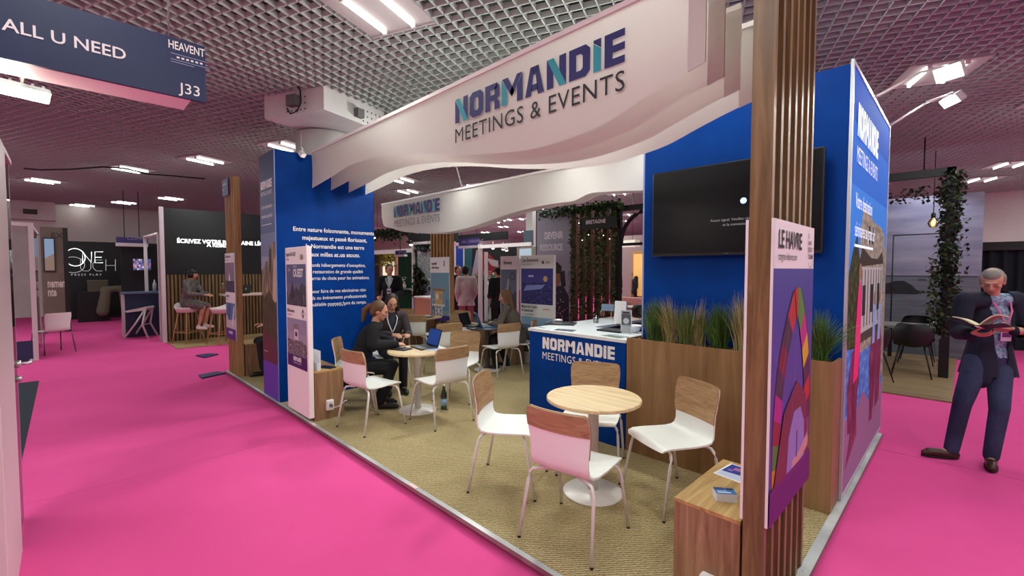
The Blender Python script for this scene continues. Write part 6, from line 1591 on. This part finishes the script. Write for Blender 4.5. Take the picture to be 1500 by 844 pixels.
x0b, _, _, _ = rY(711, 357, 715, 470, 8.0); m = MB(); m.box((x0b - x0, 1.4, 0), (x0b - x0 + .09, 1.48, 2.3), WFRAME); m.build('post', t)
for k, px in enumerate((722, 737, 742)):
    a = ony(px, 364 + k * 1.5, 6.9); q = thing('spotlight', 'white spotlight under the lit beam of the stand with the red graphic', 'spotlight', a, 0, 'spotlights under the lit beam'); m = MB(); m.lathe([(.03, .10), (.06, 0), (.05, .002), (0, .004)], WHITE, 14); m.build('housing', q); m = MB(); m.ico((0, 0, -.0), (.05, .05, .03), plain('#fffaf0', .4, emit='#fff6e8', es=4), 1); m.build('lamp', q); m = MB(); m.tube([(0, 0, .09), (0, 0, .2)], .012, WHITE, 6); m.build('stem', q)
t, w, h = slabY('graphic_wall', 'dark wall with red house-shaped graphic and white lettering', 'wall panel', 668, 358, 760, 470, 9.4, plain('#141216', .7), .1, True)
pr = Print((0, 0, 0), X, Z, .003); x_at = lambda px, py: (ony(px, py, 9.4).x - t.location.x, ony(px, py, 9.4).z - FLOORZ)
red = plain('#8e1c24', .6)
pr.poly([x_at(690, 470), x_at(738, 470), x_at(735, 392), x_at(717, 372), x_at(709, 368), x_at(692, 392)], red); pr.poly([x_at(668, 440), x_at(678, 440), x_at(678, 360), x_at(668, 360)], '#1c46a8'); pr.poly([x_at(680, 440), x_at(690, 440), x_at(692, 362), x_at(680, 362)], '#2a5a66'); pr.poly([x_at(688, 420), x_at(693, 425), x_at(706, 368), x_at(698, 366)], '#a89aa8'); pr.poly([x_at(678.5, 440), x_at(680.5, 440), x_at(680.5, 360), x_at(678.5, 360)], '#dcd8dc')
pr.poly([x_at(712, 378), x_at(730, 382), x_at(730, 392), x_at(720, 389)], '#b8a2a4'); pr.build('print', t)
a = x_at(693, 404); text('DECOUVREZ', .27, (a[0], 0, a[1]), X, Z, plain('#c88a8a', .6), t, bold=.02, sx=.68); a = x_at(694, 418); text('CANT', .44, (a[0], 0, a[1]), X, Z, plain('#d8b8b8', .6), t, bold=.03, sx=.80); a = x_at(717, 419); text('+', .8, (a[0], 0, a[1]), X, Z, LETTER_W, t, bold=.04)
t = thing('potted_plants', 'row of leafy green plants in front of the red graphic wall', 'plants', (ony(703, 440, 8.6).x, 8.6, FLOORZ)); m = MB(); m.box((-1.3, 0, 0), (1.3, .3, .8), BLACK); m.build('trough', t); o = leaf_mesh(lambda rr: (rr.uniform(-1.25, 1.25), rr.uniform(0, .3), .8 + rr.random() ** 1.4 * .75), 420, .16, ['#1f3a1a', '#2c4e22', '#3c6430'], 31).build('foliage', t); o['kind'] = 'stuff'
q = thing('planter_urn', 'pale stone urn with white flowers beside the man in the cap', 'urn', (ony(721, 460, 8.5).x, 8.5, FLOORZ)); m = MB(); m.lathe([(.0, 0), (.2, 0), (.14, .1), (.12, .4), (.26, .85), (.28, .92), (.24, .92), (0, .86)], plain('#a8a298', .7), 20); m.build('vase', q); leaf_mesh(lambda rr: (rr.gauss(0, .12), rr.gauss(0, .12), 1.0 + rr.random() * .25), 70, .1, ['#d8d8cc', '#8a9a70', '#e8e4dc'], 33).build('flowers', q)
# ---- left of it: green wall, garland, pink fascia
t, w, h = slabY('green_wall', 'dark green wall with two soft spots and a small shelf', 'wall panel', 583, 370, 612, 470, 7.6, noisy('green_paint', [(.3, '#0a4a30'), (.7, '#0d5a3a')], (1, 1, 1), 2, 2, .6), .1, True); m = MB(); m.box((w * .35, -.3, h * .40), (w * .95, 0, h * .40 + .05), plain('#8a9a90', .5)); m.build('shelf', t)
q = thing('vase', 'small white vase on the shelf of the green wall', 'vase', (t.location.x + w * .5, 7.45, FLOORZ + h * .40 + .05)); m = MB(); m.lathe([(0, 0), (.07, 0), (.09, .1), (.03, .2), (.04, .26), (0, .25)], WHITE, 14); m.build('body', q); leaf_mesh(lambda rr: (rr.gauss(0, .08), rr.gauss(0, .08), .3 + rr.random() * .15), 24, .08, ['#dfe6dc', '#a8c0a4'], 41).build('flowers', q)
t, w, h = slabY('pink_fascia', 'wide pale pink fascia over the green-walled stand', 'fascia', 540, 345, 607, 366, 8.4, plain('#c8a6a6', .6), .12, False); hang(t, h, .3, w - .3)
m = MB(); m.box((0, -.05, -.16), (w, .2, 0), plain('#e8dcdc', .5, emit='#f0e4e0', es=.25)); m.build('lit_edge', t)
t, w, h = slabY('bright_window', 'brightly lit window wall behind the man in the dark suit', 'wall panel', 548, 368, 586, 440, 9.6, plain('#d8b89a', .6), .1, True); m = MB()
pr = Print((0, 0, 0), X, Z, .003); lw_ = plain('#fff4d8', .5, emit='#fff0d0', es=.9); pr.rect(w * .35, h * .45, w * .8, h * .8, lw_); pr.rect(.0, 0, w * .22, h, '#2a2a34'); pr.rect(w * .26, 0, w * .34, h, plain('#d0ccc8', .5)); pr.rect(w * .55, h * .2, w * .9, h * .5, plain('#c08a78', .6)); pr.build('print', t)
o = leaf_mesh(lambda rr: (w * (.2 + .7 * rr.random()), -.12 + rr.gauss(0, .05), h * (.98 - rr.random() ** 1.5 * .28)), 260, .16, ['#8a9a2c', '#5f7a24', '#a8a838', '#b8862c'], 51).build('hanging_foliage', t); o['kind'] = 'stuff'
x0, x1, z0, z1 = rY(546, 336, 607, 348, 6.4)
t = thing('leaf_garland', 'dark green hanging leaf canopy beside the blue text wall', 'garland', (x0, 6.4, z0)); hang(t, z1 - z0, .3, x1 - x0 - .3); m = MB(); m.tube([(0, 0, z1 - z0), (x1 - x0, 0, z1 - z0)], .04, plain('#1a1612', .8), 6); m.build('beam', t); o = leaf_mesh(lambda rr: (rr.uniform(-.1, x1 - x0), rr.gauss(0, .15), (z1 - z0) - abs(rr.gauss(0, .16))), 650, .15, ['#17260f', '#22381a', '#2f4a20', '#0f1a0a'], 52).build('leaves', t); o['kind'] = 'stuff'
t, w, h = slabY('hanging_sign', 'small purple sign hanging on a cable below the leaf canopy', 'sign', 579, 367, 593, 373, 6.6, plain('#33286e', .5), .06, False); m = MB(); m.box((0, -.02, -.07), (w, .1, 0), WFRAME); m.build('beam', t); text('ESPACE', .13, (.2, 0, h * .3), X, Z, plain('#b0a8d8', .6), t); m = MB(); m.tube([(w * .45, .03, h), (w * .45, .03, CEIL - t.location.z)], .012, BLACK, 6); m.build('cable', t)
for px, py, lab in ((548, 348, 'round spotlight at the right edge of the blue text wall'), (602, 358, 'round spotlight at the corner of the framed plant photo')):
    a = ony(px, py, 5.6); q = thing('spotlight', lab, 'spotlight', a); m = MB(); m.lathe([(.03, .12), (.07, 0), (.06, 0), (0, .01)], BLACK, 14); m.build('housing', q); m = MB(); m.ico((0, 0, -.01), (.055, .055, .04), plain('#fffdf6', .4, emit='#fff8ec', es=6), 1); m.build('lamp', q); m = MB(); m.tube([(0, 0, .1), (0, 0, CEIL - a.z)], .012, BLACK, 6); m.build('stem', q)
x0, x1, z0, z1 = rY(520, 281, 648, 300, 7.2)
t = thing('wooden_canopy', 'pale wooden canopy board seen above the back banner', 'canopy', (x0, 7.2, z0)); m = MB(); m.box((0, 0, 0), (x1 - x0, 1.4, z1 - z0), wood('canopy', '#8c7448', '#b0965e', '#c8ae78', 'x')); m.build('board', t); hang(t, z1 - z0, .3, x1 - x0 - .3)
p = ony(627, 281, 7.6)
floodlight('bright floodlight on an arm above the wooden canopy', p, p + Vector((.5, -1.0, -.7)), p + Vector((-.9, 0, -.3)), (.6, .12, .3), 0, 8, '#fffdf4')
for px, w_, lab in ((779, .28, 'slim white column left of the grey photo wall'),):
    a = ground_at(px, 15); t = thing('column', lab, 'column', a); m = MB(); m.box((-w_ / 2, -w_ / 2, 0), (w_ / 2, w_ / 2, CEIL + .1), colm); m.build('shaft', t); m = MB(); m.box((-.2, -w_ / 2 - .06, 2.5), (.2, -w_ / 2, 3.0), plain('#5c6a74', .5)); m.build('picture', t)
t, w, h = slabY('pale_partition', 'pale partition with small bright picture behind the night city sign', 'partition', 757, 362, 788, 440, 9.0, plain('#a59a8c', .7), .1, True); m = MB(); m.box((.15, -.03, h - .38), (w * .7, 0, h - .05), plain('#b8ccd8', .5, emit='#b8d0dc', es=.4)); m.build('picture', t)
t, w, h = slabY('magenta_counter', 'low magenta counter beyond the back of the stand', 'counter', 740, 425, 772, 445, 8.6, plain('#b03a74', .6), .3, True)

# ================================================================ right: seascape stand
t = thing('wood_floor', 'wooden plank floor of the seascape stand on the right', 'floor', (-3.5, 6.18, FLOORZ)); m = MB()
PLK = wood('planks', '#6f5a42', '#93795a', '#a98e6c', 'x'); 
for k in range(30): m.box((0, k * .15, 0), (4.02, k * .15 + .148, .02), PLK)
m.build('boards', t)
YW = 10.2
t = thing('seascape_wall', 'large grey photo wall of sea, rocky islet and evening sky', 'wall panel', (-3.5, YW, FLOORZ)); hW = ony(1340, 289, YW).z - FLOORZ
m = MB(); m.box((0, 0, 0), (4.3, .1, hW), plain('#4c4c54', .6)); m.build('panel', t)
pr = Print((0, 0, 0), X, Z, .002); X0 = -3.5
sk = noisy('print_sky', [(.3, '#6f7088'), (.5, '#868699'), (.7, '#9a98a8')], (.5, 1, 3), 1.5, 4, .5); se = noisy('print_water', [(.3, '#565a64'), (.6, '#6a6e78'), (.8, '#7c808a')], (1, 1, 8), 1.6, 4, .5)
zh = ony(1330, 405, YW).z - FLOORZ
pr.rect(0, zh, 4.3, hW, sk); pr.rect(0, 0, 4.3, zh, se); pr.rect(0, zh - .01, 4.3, zh + .02, '#3c4050')
def Wp(px, py): q = ony(px, py, YW); return (q.x - X0, q.z - FLOORZ)
dk = noisy('print_islet', [(.3, '#14161a'), (.7, '#2a2c30')], (3, 1, 3), 3, 4, .6)
pr.poly([Wp(1270, 430), Wp(1300, 430.5), Wp(1342, 431.5), Wp(1353, 429), Wp(1342, 424.5), Wp(1336, 418), Wp(1324, 411.5), Wp(1312, 411.5), Wp(1300, 415), Wp(1285, 413), Wp(1270, 420)], dk); pr.poly([Wp(1343, 411), Wp(1358, 411.5), Wp(1355, 409), Wp(1346, 409)], '#30343c'); pr.build('print', t)
t = thing('hanging_outline', 'thin black hanging frame before the seascape wall', 'frame', (0, 9.6, 0)); a = ony(1309, 345, 9.6); b = ony(1388, 343, 9.6); zb_ = ony(1309, 480, 9.6).z
m = MB(); 
m.tube([(a.x, 0, zb_), (a.x, 0, a.z)], .012, BLACK, 6); m.build('bar', t); m = MB(); m.tube([(a.x, 0, a.z), (b.x, 0, a.z)], .012, BLACK, 6); m.build('bar', t); m = MB(); m.tube([(b.x, 0, a.z), (b.x, 0, zb_)], .012, BLACK, 6); m.build('bar', t)
m = MB(); m.box((a.x - .03, -.03, FLOORZ + .02), (a.x + .03, .03, zb_ + .0), BLACK); m.build('stand_foot', t); m = MB(); m.box((b.x - .03, -.03, FLOORZ + .02), (b.x + .03, .03, zb_), BLACK); m.build('stand_foot', t)
YI = 7.92
pb = ony(1388, 552, YI); xI = .40
t = thing('ivy_portal', 'black portal frame with an ivy-covered post on the right', 'portal', (xI, YI, FLOORZ)); hI = ony(1412, 243, YI).z - FLOORZ
m = MB(); m.box((-.05, -.05, .02), (.05, .05, hI), BLACK); m.build('post', t); m = MB(); m.box((-3.5, -.05, hI - .12), (.05, .05, hI), BLACK); m.build('top_beam', t); m = MB(); m.box((-.05, .05, hI - .12), (.05, 2.2, hI), BLACK); m.build('side_beam', t); m = MB(); m.box((-.07, -.04, .02), (.05, .06, .62), BLACK); m.build('lower_panel', t)
o = leaf_mesh(lambda rr: (rr.gauss(.01, .066), rr.gauss(.02, .07), .7 + (hI - .75) * rr.random()), 2400, .075, ['#141f0e', '#1f3014', '#2b401c', '#0e160a', '#3a4f26'], 61).build('ivy', t); o['kind'] = 'stuff'
o = leaf_mesh(lambda rr: (-rr.random() ** 1.5 * .9, rr.gauss(.6, .25), hI - .12 + rr.gauss(-.2, .05)), 160, .08, ['#141f0e', '#1f3014', '#2b401c'], 62).build('ivy', t); o['kind'] = 'stuff'
o = leaf_mesh(lambda rr: (-.16 + rr.gauss(0, .04), rr.gauss(0, .05), .9 + 1.0 * rr.random()), 200, .06, ['#27381a', '#3f5428', '#55683a'], 63).build('ivy', t); o['kind'] = 'stuff'
a = ony(1367, 327, 8.7)
t = thing('pendant_bulb', 'glowing pendant bulb hanging before the seascape wall', 'bulb', a); m = MB(); m.lathe([(0, -.085), (.05, -.06), (.075, -.005), (.06, .045), (.028, .085), (.026, .10)], glass('bulb_glass', '#ffe9b0', .12), 20); m.build('glass', t); m = MB(); m.ico((0, 0, .0), (.028, .028, .05), plain('#ffd890', .4, emit='#ffcf80', es=9), 2); m.build('filament', t); m = MB(); m.lathe([(.028, .09), (.032, .10), (.032, .16), (.012, .18)], BLACK, 14); m.build('socket', t); m = MB(); m.tube([(0, 0, .17), (0, 0, CEIL - a.z - 0.4)], .007, BLACK, 6); m.build('cord', t)
ld = bpy.data.lights.new('wall_wash', 'AREA'); ld.size = .3; ld.energy = 14; ld.color = (.82, .86, 1)
q = thing('spotlight', 'small spotlight washing the seascape wall from the black beam', 'spotlight', (.0, 9.4, 3.4)); m = MB(); m.lathe([(.03, .12), (.06, 0), (0, .01)], BLACK, 14); m.build('housing', q); m = MB(); m.tube([(0, 0, .1), (0, 0, CEIL - 3.4)], .012, BLACK, 6); m.build('stem', q)
lo = bpy.data.objects.new('wall_wash', ld); COL.objects.link(lo); lo.parent = q; lo.location = (0, 0, -.03); lo.rotation_euler = (math.radians(35), 0, 0)
t = thing('dining_table', 'pale table with hairpin legs among the black chairs on the right', 'table', (-.15, 8.45, FLOORZ + .02)); m = MB(); m.box((-.95, -.38, .71), (.52, .38, .75), plain('#8a8480', .5)); m.build('tabletop', t)
for x in (-.8, .42):
    for y in (-.28, .28): m = MB(); m.tube([(x - .06, y, .71), (x + .03, y, 0), (x + .10, y, .71)], .008, BLACK, 6); m.build('hairpin_leg', t)
black_chair('black chair with its back to the aisle, nearest the seascape table', .02, 7.78, math.radians(4))
black_chair('black chair at the left by the lit mill photo, seen in part', -.42, 6.75, math.radians(75))
black_chair('black chair on the far side of the seascape table', .0, 9.15, math.radians(180))
cup('small glass on the seascape table', (.22, 8.35, FLOORZ + .77), .03, .035, .1, tumbler, 'tumbler')
# curtain and far walls on the right
a = ony(1418, 356, 12.5); b = ony(1540, 350, 12.5)
t = thing('curtain_wall', 'dark pleated curtain on a black rail behind the reading man', 'curtain', (a.x, 12.5, FLOORZ)); wC = b.x - a.x + 3; hC = a.z - FLOORZ
cm = plain('#16202a', .85); vs = []; n = 120
rings = [[(wC * k / n, .05 * math.sin(k * 1.05) + .02 * math.sin(k * .37), z) for k in range(n + 1)] for z in (0, hC * .5, hC - .15)]
m = MB(); m.loft(rings, cm, smooth=True, closed=False); m.build('cloth', t); m = MB(); m.box((0, -.12, hC - .18), (wC, .05, hC), BLACK); m.build('rail', t)
p = atd(1452, 330, 17.5); t = thing('column', 'thick pale column above the dark curtain on the right', 'column', (p.x, p.y, FLOORZ)); m = MB(); m.lathe([(.5, 0), (.5, CEIL)], colm, 28); m.build('shaft', t)
m = MB(); m.box((.45, -.4, 2.6), (6, .5, 3.45), colm); m.build('beam', t)
m = MB(); m.box((-8, 19.0, -0.04), (12, 19.3, CEIL + .3), hallw); struct(m.build('wall_right_end'))

t = thing('dark_floor', 'dark carpet of the stands behind the back aisle', 'carpet', (-17, 6.5, FLOORZ)); m = MB(); m.box((0, 0, 0), (9.4, 2.85, .012), plain('#2a2429', .9)); m.build('field', t)
# ================================================================ floods that light the stand from above
def stand_flood(label, loc, aim, arm, watts):
    return floodlight(label, loc, aim, arm, (.28, .07, .18), watts, 10, '#fff4e6')
for x, lab, k in ((-5.2, 'floodlight on the rail of the back banner, nearest the far slatted pillar', 1.0), (-2.95, 'floodlight on the middle of the back banner rail', 1.0), (-1.9, 'floodlight on the back banner rail, nearest the blue screen wall', 0.8)):
    stand_flood(lab, (x, 2.55, 3.42), (x + .3, 0.2, 1.6), (x, 2.75, zt2), SPOT_W * k)
